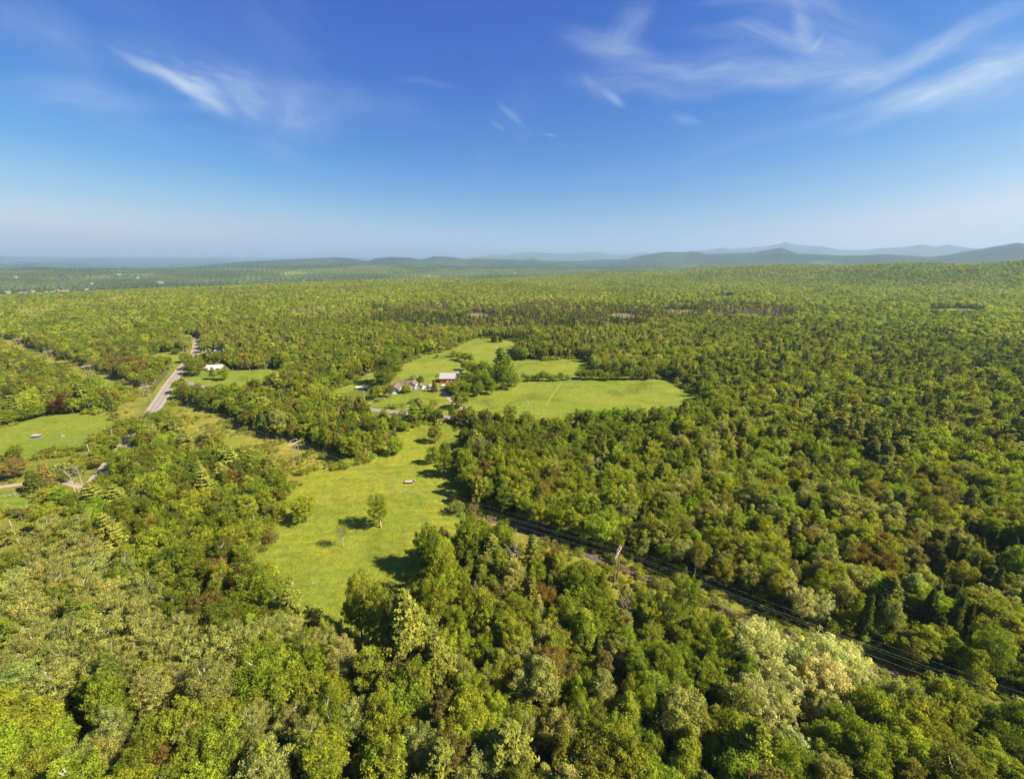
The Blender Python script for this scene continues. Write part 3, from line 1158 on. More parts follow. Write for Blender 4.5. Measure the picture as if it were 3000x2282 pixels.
for kind, lst in NEAR.items():
    for c, tme, T, ml, mt in lst:
        add_proto((kind, 0), T.joint_mesh(kind, ml, mt))
for kind, (hh, RR) in dict(maple=(15, 4.6), aspen=(16, 4.1), birch=(16, 3.1), willow=(15, 4.4), round=(13, 4.8), airy=(13, 3.2)).items():
    mt = M_PALE if kind in ('aspen', 'birch', 'airy') else M_BARK
    for i in range(3 if kind in ('maple', 'aspen') else 2):
        add_proto((kind, 1), broadleaf(hh, RR, 1, 1000 + i + len(kind) * 10, kind).joint_mesh(kind, M_LEAF, mt))
        add_proto((kind, 2), broadleaf(hh, RR, 2, 1100 + i + len(kind) * 10, kind).joint_mesh(kind, M_LEAF, mt))
for i in range(2):
    add_proto(('pine', 1), pine(19, 4.8, 1, 1200 + i).joint_mesh('pine', M_NEEDLE, M_BARK))
    add_proto(('spruce', 1), spruce(15, 2.9, 1, 1300 + i).joint_mesh('spruce', M_NEEDLE, M_BARK))
    add_proto(('spruce', 2), spruce(15, 2.9, 2, 1400 + i).joint_mesh('spruce', M_NEEDLE, M_BARK))
    add_proto(('dead', 1), dead(14, 1500 + i, 5).joint_mesh('dead', M_LEAF, M_DEAD))
    add_proto(('shrub', 1), shrub(3, 2.0, 1, 1600 + i).joint_mesh('shrub', M_LEAF, M_BARK))
PID[('pine', 2)] = PID[('spruce', 2)]
PID[('dead', 2)] = PID[('dead', 1)]
PID[('shrub', 2)] = PID[('shrub', 1)]
# far patches: 60 m of canopy as crowns seen from kilometres away
for i in range(4):
    rng = np.random.default_rng(1700 + i)
    cv = []
    cvar = []
    for a in range(150):
        x, y = rng.uniform(-45, 45, 2)
        R = rng.uniform(3.2, 5.8)
        hh = rng.uniform(8, 18)
        con = rng.random() < .16
        n = 14
        dd, _ = shell_points(n, rng, 0)
        if con:
            pos = np.stack([x + dd[:, 0] * R * .5 * (1.1 - dd[:, 2]), y + dd[:, 1] * R * .5 * (1.1 - dd[:, 2]), hh - 6 + dd[:, 2] * 6], -1)
        else:
            pos = np.stack([x + dd[:, 0] * R, y + dd[:, 1] * R, hh - 5 + dd[:, 2] * 5], -1)
        cv.append(cards(pos, dd, R * 1.1, .3, 1.0, rng))
        b = .3 if con else rng.uniform(.25, .9)
        cvar.append(np.repeat(np.clip(b + rng.normal(0, .08, n), 0, 1), 4))
    V = np.concatenate(cv)
    add_proto(('patch', 2), mesh_np('patch', V, np.arange(len(V)).reshape(-1, 4), [M_LEAF], attrs={'leafvar': ('FLOAT', np.concatenate(cvar).astype(np.float32))}))

# ------------------------------------------------------------------ colours of foliage (reflectance)
C = dict(yg=(.122, .160, .030), lime=(.122, .180, .032), green=(.092, .128, .026), deep=(.072, .102, .024), olive=(.104, .124, .036),
         greyg=(.142, .172, .092), sage=(.205, .245, .205), russet=(.098, .088, .036), maroon=(.045, .022, .020), conifer=(.044, .064, .022),
         pine=(.092, .118, .040), brown=(.085, .088, .046), mid=(.100, .142, .028), gold=(.122, .158, .034))
CN = {k: np.array(v) * np.array([2.02, 1.74, .84]) for k, v in C.items()}

# landmark patches of species and colour, seen in the photograph: (u, v, radius px, kind, colour)
BLOBS = [(560, 2150, 85, 'maple', 'russet'), (470, 2230, 70, 'maple', 'russet'), (640, 1700, 60, 'maple', 'russet'), (700, 1760, 55, 'aspen', 'russet'), (470, 1740, 45, 'maple', 'russet'),
         (640, 1800, 50, 'aspen', 'russet'), (290, 1810, 55, 'maple', 'russet'), (420, 1560, 36, 'maple', 'russet'), (710, 1390, 26, 'maple', 'russet'), (735, 1420, 24, 'maple', 'russet'),
         (440, 1620, 42, 'maple', 'lime'), (640, 1585, 30, 'maple', 'lime'), (400, 1680, 34, 'maple', 'lime'), (50, 2110, 90, 'maple', 'gold'), (140, 2260, 80, 'maple', 'gold'), (40, 2240, 60, 'maple', 'lime'),
         (300, 2210, 80, 'aspen', 'greyg'), (200, 1650, 130, 'aspen', 'greyg'), (100, 1780, 120, 'aspen', 'greyg'), (280, 1720, 120, 'aspen', 'greyg'), (150, 1950, 160, 'aspen', 'greyg'), (430, 1880, 160, 'aspen', 'greyg'),
         (560, 1900, 110, 'aspen', 'greyg'), (680, 1970, 110, 'aspen', 'greyg'), (480, 2020, 120, 'aspen', 'greyg'), (750, 2080, 100, 'aspen', 'greyg'), (820, 1870, 70, 'aspen', 'greyg'),
         (820, 1990, 90, 'maple', 'mid'), (1000, 2010, 80, 'maple', 'yg'), (1180, 1860, 90, 'pine', 'pine'), (1230, 1930, 80, 'pine', 'pine'), (1120, 1830, 60, 'pine', 'pine'), (1070, 1790, 50, 'maple', 'yg'),
         (1330, 1850, 80, 'maple', 'yg'), (1410, 1800, 60, 'maple', 'gold'), (1500, 1820, 70, 'maple', 'gold'), (1640, 1790, 50, 'maple', 'gold'), (1250, 2060, 100, 'maple', 'mid'), (1430, 2090, 110, 'maple', 'yg'),
         (1100, 2150, 110, 'maple', 'yg'), (1000, 2240, 90, 'aspen', 'yg'), (1290, 1720, 70, 'maple', 'mid'), (1740, 1730, 80, 'maple', 'green'), (1700, 1800, 60, 'maple', 'green'), (1690, 1870, 70, 'birch', 'mid'),
         (1780, 2020, 70, 'birch', 'mid'), (1660, 1900, 60, 'birch', 'mid'), (1610, 2130, 60, 'dead', 'mid'), (1960, 1790, 110, 'aspen', 'mid'), (2060, 1880, 110, 'maple', 'mid'), (1950, 2000, 120, 'aspen', 'mid'),
         (1880, 2160, 90, 'maple', 'green'), (2140, 1810, 80, 'maple', 'mid'), (2330, 1830, 110, 'willow', 'sage'), (2450, 1920, 110, 'willow', 'sage'), (2250, 1900, 90, 'willow', 'sage'), (2530, 1960, 70, 'willow', 'sage'),
         (2340, 1960, 90, 'willow', 'sage'), (2250, 2020, 80, 'willow', 'sage'), (2440, 2080, 70, 'willow', 'sage'), (2340, 2120, 80, 'willow', 'sage'), (2500, 2080, 60, 'maple', 'mid'), (2620, 2100, 110, 'maple', 'yg'),
         (2720, 2180, 120, 'maple', 'yg'), (2850, 2200, 100, 'maple', 'mid'), (2200, 2150, 90, 'maple', 'green'), (2560, 2230, 90, 'maple', 'green'), (2120, 2230, 70, 'maple', 'green'), (2780, 2080, 60, 'maple', 'mid'),
         (2830, 1800, 34, 'round', 'gold'), (2250, 1580, 40, 'round', 'gold'), (1590, 1370, 22, 'maple', 'gold'), (1440, 1400, 26, 'maple', 'gold'), (2520, 1600, 90, 'maple', 'russet'), (2640, 1650, 80, 'aspen', 'olive'),
         (2400, 1560, 60, 'maple', 'russet'), (2700, 1620, 60, 'birch', 'brown'), (2860, 1620, 120, 'spruce', 'conifer'), (2780, 1760, 90, 'spruce', 'conifer'), (2520, 1270, 60, 'pine', 'pine'), (2620, 1290, 60, 'pine', 'pine'),
         (2590, 1350, 50, 'pine', 'pine'), (1620, 1400, 30, 'aspen', 'olive'), (1780, 1180, 14, 'spruce', 'conifer'), (1825, 1190, 14, 'spruce', 'conifer'),
         (340, 1060, 40, 'maple', 'brown'), (400, 1075, 26, 'maple', 'russet')]


def pick_tree(x, y, r, rng):
    """kind, colour, height scale for forest positions (arrays)"""
    n = len(x)
    f = y * math.cos(PITCH) + (H - 10) * math.sin(PITCH)
    up = y * math.sin(PITCH) - (H - 10) * math.cos(PITCH)
    U = CX + F * x / f
    V = CY - F * up / f
    z1 = fbm(x, y, 1 / 60., 21, 3)
    z2 = fbm(x, y, 1 / 140., 31, 3)
    z3 = fbm(x, y, 1 / 330., 41, 3)
    rnd = rng.random(n)
    kinds = np.empty(n, object)
    cols = np.empty(n, object)
    kn = ['maple', 'aspen', 'birch', 'round', 'maple']
    kinds[:] = 'maple'
    kinds[rnd < .48] = 'aspen'
    kinds[rnd < .27] = 'birch'
    kinds[rnd > .90] = 'round'
    sel = rng.random(n) * .40 + z1 * .55 + (z3 - .5) * .45 + .05
    cols[:] = 'mid'
    cols[sel < .46] = 'green'
    cols[sel < .38] = 'deep'
    cols[sel > .56] = 'yg'
    cols[sel > .66] = 'olive'
    cols[(sel > .72)] = 'greyg'
    q = rng.random(n)
    cols[q < .008] = 'russet'
    cols[(q > .02) & (q < .035)] = 'gold'
    cols[(q > .06) & (q < .11)] = 'brown'
    cols[(q > .11) & (q < .15)] = 'lime'
    cf = rng.random(n)
    pc = .08 + .22 * np.clip((z2 - .5) * 5, 0, 1) * (r > 220) + .05 * ((U > 2250) & (r > 120))
    sp = cf < pc * .6
    pn = (cf >= pc * .6) & (cf < pc)
    kinds[sp] = 'spruce'
    cols[sp] = 'conifer'
    kinds[pn] = 'pine'
    cols[pn] = 'pine'
    dd = (rng.random(n) < .012) & (r > 90)
    kinds[dd] = 'dead'
    # the conifer swamp across the middle distance
    dj = (fbm(x, y, 1 / 120., 61, 3) - .5) * 34
    sw = (V + dj > 890) & (V + dj < 958) & (U > 1080) & (U < 2330) & (rng.random(n) < .88) & ~((V > 930) & (U > 1900))
    kinds[sw] = 'spruce'
    cols[sw] = np.where(fbm(x, y, 1 / 160., 71, 2)[sw] + rng.normal(0, .08, n)[sw] > .44, 'brown', 'conifer')
    sw2 = (V + dj * .4 > 905) & (V + dj * .4 < 930) & (((U > 2080) & (U < 2290)) | ((U > 840) & (U < 940)))
    sw2 &= (rng.random(n) < .6)
    kinds[sw2] = 'dead'
    cols[sw2] = 'brown'
    row = (V > 975) & (V < 1003) & (U > 1378) & (U < 1560)
    kinds[row] = 'spruce'
    cols[row] = 'conifer'
    for (bu, bv, br, bk, bc) in BLOBS:
        m = np.hypot(U - bu, (V - bv) * 1.1) < br * (0.8 + .35 * vnoise(U, V, .05, 5))
        m &= rng.random(n) < (.42 if bc == 'russet' else .86)
        if bc in ('mid', 'green', 'yg') and bk == 'maple':
            kk = rng.random(n) < .75
            m2 = m & kk
        else:
            m2 = m
        kinds[m2] = bk
        cols[m] = bc
    return kinds, cols, U, V, z1, z2, z3


def tint_of(cols, x, y, rng):
    n = len(cols)
    base = np.array([CN[c] for c in cols])
    base = base * np.exp(rng.normal(0, .11, (n, 1)))
    base = base * (1 + rng.normal(0, .045, (n, 3)) * np.array([1, .5, .8]))
    return np.clip(base, .008, .5)


def blocked(x, y, m_open=1.5):
    b = np.zeros(len(x), bool)
    for p in OPEN:
        b |= inside(p, x, y)
    cd, ca = corridor_d(x, y)
    wob = (vnoise(x, y, .05, 12) - .5) * 7
    # the strip is wide on the meadow side and swings past the nearest pylon
    b |= (cd < np.where(ca < -60, 3.0, np.where(ca < 110, 7.0, np.where(ca < 440, 25.0, 14.0))) + wob) & (cd > -15 - wob) & (ca > -260) & (ca < 1800)
    b |= (path_dist(ROADP, x, y) < np.where((y > 325) & (y < 460), 13.5, 8.5))
    b |= (path_dist(SIDEP, x, y) < 6.5)
    b |= (path_dist(DLP, x, y) < 4.5)
    b |= (path_dist(DYP, x, y) < 4.5)
    return b


def in_view(x, y, zmax=20, pad=130, padb=380):
    ok = np.zeros(len(x), bool)
    for z in (0.0, zmax):
        zz_ = z - H
        f = y * math.cos(PITCH) - zz_ * math.sin(PITCH)
        up = y * math.sin(PITCH) + zz_ * math.cos(PITCH)
        U = CX + F * x / np.maximum(f, 1e-3)
        V = CY - F * up / np.maximum(f, 1e-3)
        ok |= (f > 5) & (U > -pad) & (U < 3000 + pad) & (V < 2282 + padb)
    return ok


def grid(r0, r1, sp, rng, jit=.42):
    ext = r1
    xs = np.arange(-ext, ext, sp)
    ys = np.arange(0, ext, sp * .87)
    X, Y = np.meshgrid(xs, ys)
    X = X + (np.arange(len(ys)) % 2)[:, None] * sp * .5
    X = (X + rng.uniform(-jit, jit, X.shape) * sp).ravel()
    Y = (Y + rng.uniform(-jit, jit, Y.shape) * sp).ravel()
    r = np.hypot(X, Y)
    k = (r >= r0) & (r < r1) & (np.abs(X) < Y * 1.9 + 60)
    X, Y = X[k], Y[k]
    k = in_view(X, Y)
    return X[k], Y[k]


rng = np.random.default_rng(3)
ALL = []
for (r0, r1, sp, lod) in ((20, 330, 6.4, 0), (330, 950, 6.6, 1), (950, 2000, 8.4, 2), (2000, 3400, 9.6, 2)):
    X, Y = grid(r0, r1, sp, rng)
    k = ~blocked(X, Y)
    X, Y = X[k], Y[k]
    r = np.hypot(X, Y)
    kinds, cols, U, V, z1, z2, z3 = pick_tree(X, Y, r, rng)
    tint = tint_of(cols, X, Y, rng)
    hs = .80 + .34 * z2 + rng.normal(0, .15, len(X))
    hs = np.clip(hs * .98, .55, 1.35)
    ws = hs ** .8 * np.exp(rng.normal(0, .20, len(X))) * 1.08
    if lod == 2:
        ws *= 1.18
    con = np.isin(kinds, ['spruce'])
    hs = np.where(con, hs * rng.uniform(.75, 1.2, len(X)), hs)
    ws = np.where(con, ws * .88, ws)
    ALL.append(dict(x=X, y=Y, r=r, kind=kinds, col=cols, tint=tint, hs=hs, ws=ws, lod=lod, U=U, V=V))

# ------------------------------------------------------------------ single trees
KNAME = dict(field='maple_tree', fieldbirch='birch_tree', maple='maple_tree', aspen='aspen_tree', birch='birch_tree', willow='willow_tree', round='round_tree', airy='young_birch', pine='pine_tree', spruce='spruce_tree', dead='dead_tree', shrub='shrub')
TINTED = 0


def single(kind, x, y, h, wd, tint, rz=None, var=None, name=None):
    lst = NEAR[kind]
    cme, tme, *_ = lst[(var if var is not None else random.randrange(len(lst))) % len(lst)]
    e = empty(name or KNAME[kind], (x, y, 0), random.uniform(0, 6.28) if rz is None else rz)
    sz = h / BASEH[kind]
    sw = wd / 2 / BASER[kind]
    e.scale = (sw, sw, sz)
    o = link('trunk' if kind != 'shrub' else 'stem', tme, e)
    if cme is not None:
        c = link('crown', cme, e)
        c['tint'] = [float(t) for t in tint]
    return e


CNAME = dict(yg='yellow green', lime='bright lime green', green='full green', deep='deep green', olive='olive', greyg='grey green', sage='pale sage', russet='russet', maroon='maroon',
             conifer='dark', pine='dusky green', brown='brownish', mid='fresh green', gold='golden green')
KWORD = dict(maple='maple', aspen='aspen', birch='birch', willow='willow', round='round crowned tree', airy='young birch', pine='pine', spruce='pointed spruce', dead='bare dead tree', shrub='shrub')
near = ALL[0]
vis = (near['U'] > -20) & (near['U'] < 3020) & (near['V'] < 2310) & (near['V'] > 1300)
dist3 = np.sqrt(near['r'] ** 2 + 105 ** 2)
order = np.argsort(np.where(vis, dist3, 1e9))
NS = 300
pick = order[:NS]
cols_names = [(0, 430, 'far left'), (430, 860, 'left'), (860, 1290, 'left of centre'), (1290, 1720, 'centre'), (1720, 2150, 'right of centre'), (2150, 2580, 'right'), (2580, 3100, 'far right')]
cells = {}
for i in pick:
    U, V = near['U'][i], near['V'][i]
    ci = min(6, max(0, int(U // 430)))
    ri = 0 if V > 2160 else 1 if V > 2010 else 2 if V > 1880 else 3 if V > 1760 else 4
    cells.setdefault((ci, ri, near['kind'][i], near['col'][i] if near['kind'][i] != 'dead' else 'x'), []).append(i)
ROWN = ['bottom row', 'second row up', 'third row up', 'fourth row up', 'back rows']
COLN = ['at the left corner', 'left of the meadow foot', 'below the meadow', 'right of the meadow foot', 'below the nearest pylon', 'by the pale willows', 'at the right corner']
ORD = ['leftmost', 'second from left', 'third from left', 'fourth from left', 'fifth from left', 'sixth from left', 'seventh from left', 'eighth from left', 'ninth from left', 'tenth from left', 'eleventh from left', 'twelfth from left']
for (ci, ri, kind, cc), ids in cells.items():
    ids = sorted(ids, key=lambda i: near['U'][i])
    for j, i in enumerate(ids):
        e = single(kind, near['x'][i], near['y'][i], near['hs'][i] * BASEH[kind], near['ws'][i] * 2 * BASER[kind], near['tint'][i])
        cn = '' if kind == 'dead' else CNAME[cc] + ' '
        lab = cn + KWORD[kind] + ' in the ' + ROWN[ri] + ' ' + COLN[ci]
        if len(ids) > 1:
            lab += ', ' + ('rightmost' if j == len(ids) - 1 else ORD[min(j, 11)])
        tag(e, lab, 'tree', 'trees of the near woods')
keep = np.ones(len(near['x']), bool)
keep[pick] = False
for k_ in ('x', 'y', 'r', 'kind', 'col', 'tint', 'hs', 'ws', 'U', 'V'):
    near[k_] = near[k_][keep]

# hand placed trees: u, base row, top row, width px, kind, colour, label, category
HAND = [
    (1115, 1545, 1452, 50, 'birch', 'mid', 'tall slim birch alone in the meadow, pale trunk showing'),
    (1007, 1602, 1540, 34, 'airy', 'olive', 'small thin birch in the meadow, almost leafless'),
    (1160, 1332, 1280, 42, 'maple', 'yg', 'lone bushy tree in the meadow in front of the grove'),
    (1275, 1298, 1245, 36, 'maple', 'olive', 'olive oval tree alone near the top of the meadow'),
    (1271, 1358, 1302, 32, 'aspen', 'mid', 'leftmost slim tree of the clump at the right meadow edge'),
    (1303, 1345, 1300, 34, 'round', 'green', 'round green tree at the back of the right meadow clump'),
    (1302, 1391, 1328, 48, 'maple', 'mid', 'full leafy tree at the front of the right meadow clump'),
    (1357, 1310, 1258, 28, 'round', 'green', 'round dark tree beside a brownish pine near the meadow top'),
    (1383, 1313, 1262, 30, 'pine', 'brown', 'brownish pine next to a round dark tree near the meadow top'),
    (1365, 1400, 1320, 44, 'maple', 'mid', 'tall green tree where the right meadow woods begin'),
    (1405, 1262, 1226, 26, 'maple', 'mid', 'small tree on the side road verge at the top right of the meadow'),
    (1340, 1262, 1250, 14, 'shrub', 'olive', 'little bush in the top right part of the meadow'),
    (1190, 1262, 1236, 26, 'maple', 'yg', 'young yellow green tree where the grove meets the side road'),
    (900, 1527, 1452, 62, 'maple', 'yg', 'bushy yellow green tree at the left meadow edge casting a round shadow'),
    (822, 1517, 1478, 28, 'aspen', 'yg', 'small slender tree at the left meadow edge beside scrub'),
    (835, 1466, 1440, 34, 'shrub', 'olive', 'olive shrub at the edge of scrub left of the meadow'),
    (1258, 1668, 1546, 66, 'round', 'green', 'dark round headed tree jutting into the meadow from the right'),
    (1372, 1640, 1518, 60, 'maple', 'green', 'green tree beside the grey brush pile'),
    (1300, 1770, 1600, 74, 'maple', 'yg', 'tall sunlit tree right of the dark meadow shadows'),
    (1272, 1860, 1690, 76, 'maple', 'yg', 'tall yellow green tree at the lower right meadow corner'),
    (1062, 1880, 1698, 90, 'maple', 'yg', 'big yellow green tree at the foot of the meadow, shadow to its left'),
    (1128, 1915, 1725, 84, 'maple', 'olive', 'olive tree at the foot of the meadow beside a feathery pine'),
    (1203, 1965, 1745, 110, 'pine', 'pine', 'tall feathery grey green pine at the foot of the meadow'),
    (1145, 1125, 1036, 66, 'round', 'deep', 'huge dark tree behind the farmhouse, left side'),
    (1127, 1142, 1083, 48, 'round', 'deep', 'dark round tree in front of the huge one by the farmhouse'),
    (1145, 1163, 1128, 17, 'maple', 'deep', 'narrow dark tree at the left front corner of the farmhouse'),
    (1129, 1163, 1134, 14, 'maple', 'yg', 'small pale narrow tree left of the farmhouse'),
    (1096, 1169, 1130, 34, 'maple', 'olive', 'yellowish spreading tree between utility pole and farmhouse'),
    (1112, 1158, 1132, 18, 'maple', 'yg', 'small yellowish tree in front of the dark round tree'),
    (1188, 1152, 1130, 26, 'maple', 'yg', 'round yellow green tree in front of the farmhouse gable'),
    (1191, 1147, 1118, 9, 'spruce', 'olive', 'narrow olive evergreen against the white farmhouse gable'),
    (1195.5, 1150, 1128, 5, 'spruce', 'green', 'left clipped column evergreen before the garage'),
    (1199, 1150, 1127, 5, 'spruce', 'green', 'middle clipped column evergreen before the garage'),
    (1202.5, 1150, 1128, 5, 'spruce', 'green', 'right clipped column evergreen before the garage'),
    (1214, 1142, 1138, 12, 'shrub', 'maroon', 'low maroon shrub beside the driveway'),
    (1232, 1131, 1103, 19, 'round', 'deep', 'neat egg shaped dark tree behind the driveway'),
    (1212, 1112, 1099, 26, 'shrub', 'greyg', 'spreading grey green orchard bush behind the farmhouse'),
    (1273, 1147, 1113, 18, 'spruce', 'brown', 'brownish spruce in front of the small grey shed'),
    (1283, 1104, 1097, 12, 'shrub', 'deep', 'dark bush at the left end of the red barn'),
    (1281, 1049, 1039, 12, 'round', 'green', 'tiny lone tree in the pasture behind the barn'),
    (1272, 1198, 1170, 24, 'willow', 'gold', 'golden weeping tree on the lawn above the side road'),
    (1344, 1196, 1147, 44, 'maple', 'green', 'broad green tree on the lawn with a wide shadow'),
    (1366, 1192, 1150, 15, 'birch', 'mid', 'slim tree right of the broad lawn tree'),
    (1377, 1214, 1190, 16, 'maple', 'mid', 'small tree at the driveway mouth'),
    (1268, 1232, 1216, 28, 'shrub', 'green', 'round clipped bush on the near side of the side road'),
    (1229, 1236, 1207, 34, 'maple', 'olive', 'loose olive tree beside the side road left of round bush'),
    (1211, 1182, 1170, 28, 'shrub', 'deep', 'low spreading juniper bush on the lawn'),
    (1182, 1218, 1180, 16, 'airy', 'olive', 'thin wispy sapling sticking up beside the side road'),
    (1345, 1055, 1030, 22, 'maple', 'mid', 'first tree of the row crossing behind the barn'),
    (1362, 1060, 1034, 22, 'maple', 'mid', 'second tree of the row crossing behind the barn'),
    (1380, 1064, 1036, 20, 'birch', 'yg', 'pale tree at the right end of the row behind the barn'),
    (1330, 1046, 1026, 20, 'maple', 'yg', 'leftmost low tree of the row crossing behind the barn'),
    (1360, 1085, 1058, 24, 'round', 'green', 'round tree behind the small white shed'),
    (1385, 1100, 1060, 34, 'maple', 'green', 'grove tree behind the barn, upper left of the grove'),
    (1412, 1110, 1062, 38, 'round', 'deep', 'grove tree with dark crown at the top of the grove'),
    (1395, 1135, 1080, 36, 'aspen', 'mid', 'grove tree in the middle of the barn grove'),
    (1425, 1150, 1088, 40, 'maple', 'mid', 'grove tree with a full crown, right of the grove middle'),
    (1440, 1155, 1112, 30, 'maple', 'yg', 'rightmost front tree of the barn grove'),
    (1322, 1146, 1120, 30, 'round', 'yg', 'leftmost front tree of the barn grove, hiding the barn corner'),
    (1345, 1152, 1112, 40, 'round', 'mid', 'rounded front tree of the barn grove next to the leftmost'),
    (1372, 1158, 1118, 36, 'maple', 'mid', 'middle front tree of the barn grove'),
    (1402, 1162, 1120, 30, 'birch', 'mid', 'slim front tree of the barn grove, pale trunk'),
    (1365, 1135, 1100, 36, 'round', 'green', 'grove tree right beside the barn roof'),
    (1468, 1125, 1024, 52, 'pine', 'deep', 'tallest dark pine towering right of the barn grove'),
    (1488, 1112, 1046, 40, 'pine', 'deep', 'dark pine just right of the towering pine'),
    (1478, 1142, 1078, 36, 'round', 'deep', 'dark round tree at the foot of the towering pine'),
    (1500, 1140, 1086, 34, 'aspen', 'mid', 'greener tree at the right foot of the towering pine'),
    (1512, 1132, 1095, 28, 'pine', 'pine', 'small dusky pine at the edge of the big pasture'),
    (1352, 1142, 1096, 34, 'maple', 'mid', 'grove tree between barn and driveway, behind the rounded front ones'),
    (1378, 1146, 1098, 36, 'round', 'green', 'grove tree in the second rank below the barn shed'),
    (1410, 1140, 1092, 38, 'maple', 'green', 'grove tree in the heart of the barn grove'),
    (1430, 1128, 1076, 36, 'aspen', 'mid', 'grove tree at the right rim of the barn grove'),
    (1398, 1112, 1066, 32, 'maple', 'deep', 'grove tree in the darker rear of the barn grove'),
    (1335, 1160, 1126, 32, 'maple', 'yg', 'sunlit low tree at the bottom edge of the barn grove'),
    (1450, 1140, 1080, 30, 'round', 'deep', 'dark tree between the barn grove and the towering pine'),
    (1516, 1057, 1046, 7, 'round', 'maroon', 'left one of two tiny dark red trees by the pasture woods'),
    (1536, 1057, 1046, 7, 'round', 'maroon', 'right one of two tiny dark red trees by the pasture woods'),
    (1444, 1001, 976, 9, 'spruce', 'conifer', 'left spruce of the trio in the upper pasture'),
    (1452, 1003, 975, 10, 'spruce', 'conifer', 'middle spruce of the trio in the upper pasture'),
    (1466, 1002, 978, 10, 'spruce', 'conifer', 'right spruce of the trio in the upper pasture'),
    (193, 1210, 1166, 52, 'round', 'maroon', 'dark maroon leafed tree at the far edge of the cow field'),
    (48, 1402, 1348, 54, 'round', 'brown', 'round brownish tree in the olive grass at the left edge'),
    (108, 1440, 1378, 46, 'spruce', 'conifer', 'dark broad spruce at the end of the driveway'),
    (142, 1420, 1354, 36, 'spruce', 'brown', 'brownish spruce behind the dark broad one'),
    (395, 1262, 1222, 34, 'maple', 'mid', 'green tree at the top of the roadside bushes'),
    (372, 1290, 1246, 36, 'round', 'olive', 'olive tree among roadside bushes, above the short pole'),
    (352, 1262, 1238, 26, 'round', 'mid', 'bush below the upper utility pole of the cow field'),
    (330, 1318, 1280, 40, 'round', 'mid', 'spreading bush right of the short pale pole'),
    (300, 1338, 1305, 40, 'maple', 'yg', 'yellow green bushy tree below the short pale pole'),
    (285, 1372, 1338, 34, 'round', 'olive', 'olive bush right of the pink brush heap'),
    (318, 1352, 1316, 30, 'maple', 'mid', 'green bush tree against the road, below the short pole'),
    (232, 1392, 1362, 36, 'round', 'mid', 'bush behind the white bare birch trunks'),
    (196, 1412, 1384, 30, 'round', 'green', 'bush left of the white bare birch trunks'),
    (182, 1472, 1428, 40, 'maple', 'lime', 'bright lime tree below the spruces by the road'),
    (215, 1480, 1446, 40, 'round', 'green', 'dark green bush in front of the bare birch trunks'),
    (150, 1556, 1486, 66, 'maple', 'yg', 'large yellow green tree beside the leaning pole'),
    (18, 1600, 1545, 60, 'round', 'greyg', 'grey green willow bush left of the leaning pole'),
    (50, 1344, 1308, 36, 'round', 'green', 'round bush tree below the cow field'),
    (221, 1441, 1381, 26, 'dead', 'mid', 'white bare birch trunk beside the road, left one'),
    (242, 1421, 1364, 22, 'dead', 'mid', 'white bare birch trunk beside the road, right one'),
    (261, 1351, 1325, 8, 'dead', 'mid', 'pale snag standing over a pink brush heap'),
    (185, 1366, 1352, 9, 'spruce', 'brown', 'tiny spruce alone in the olive grass'),
    (627, 1112, 1078, 20, 'pine', 'pine', 'dusky pine in front of the yellow house'),
    (661, 1114, 1077, 28, 'round', 'mid', 'round tree right of the dusky pine by the yellow house'),
    (585, 1100, 1058, 38, 'round', 'green', 'broad tree left of the yellow house'),
    (556, 1096, 1064, 26, 'maple', 'mid', 'roadside tree left of the broad tree by the yellow house'),
    (616, 1044, 1031, 18, 'round', 'green', 'left round tree on the lawn above the yellow house'),
    (637, 1044, 1029, 20, 'round', 'green', 'right round tree on the lawn above the yellow house'),
    (518, 1037, 1022, 24, 'round', 'green', 'lone round tree in the field left of the road'),
    (548, 1062, 1036, 30, 'round', 'green', 'tree leaning over the road bend above the yellow house'),
    (645, 1076, 1068, 10, 'round', 'maroon', 'black red small tree before the yellow house'),
    (480, 1262, 1205, 60, 'round', 'green', 'broad dark tree at the end of the open road stretch'),
    (640, 1168, 1135, 26, 'maple', 'green', 'dark tree at the near edge of the long field'),
]
HROW = []
r2 = random.Random(5)
for i in range(9):
    u = 1535 + i * 13.5
    HROW.append((u, 1117 + r2.uniform(-1, 1), 1117 - r2.uniform(16, 28), r2.uniform(15, 22), r2.choice(['round', 'maple', 'shrub']), r2.choice(['mid', 'green', 'green']), None, 'hedgerow in the middle of the pasture, left part', i, 9))
HROW.append((1664, 1114, 1095, 17, 'maple', 'greyg', 'single grey green tree in the gap of the pasture hedgerow', None, 0, 0))
for i in range(12):
    u = 1700 + i * 18.5
    HROW.append((u, 1113 + r2.uniform(-2, 1), 1113 - r2.uniform(20, 36), r2.uniform(20, 32), r2.choice(['round', 'maple']), r2.choice(['mid', 'green', 'olive', 'green']), None, 'hedgerow in the middle of the pasture, right part', i, 12))
for i in range(9):
    u = 145 + i * 14
    HROW.append((u, 1334 - i * 1.9, 1334 - i * 1.9 - r2.uniform(10, 20), r2.uniform(16, 24), r2.choice(['shrub', 'round']), r2.choice(['mid', 'green', 'olive']), None, 'hedge under the cow field', i, 9))
for i in range(9):
    u = 6 + i * 18
    HROW.append((u, 1248 - i * 4.4, 1248 - i * 4.4 - r2.uniform(26, 44), r2.uniform(30, 42), r2.choice(['round', 'maple']), r2.choice(['mid', 'green', 'yg']), None, 'hedge along the top of the cow field', i, 9))
NAMESN = ['first', 'second', 'third', 'fourth', 'fifth', 'sixth', 'seventh', 'eighth', 'ninth', 'tenth', 'eleventh', 'twelfth']
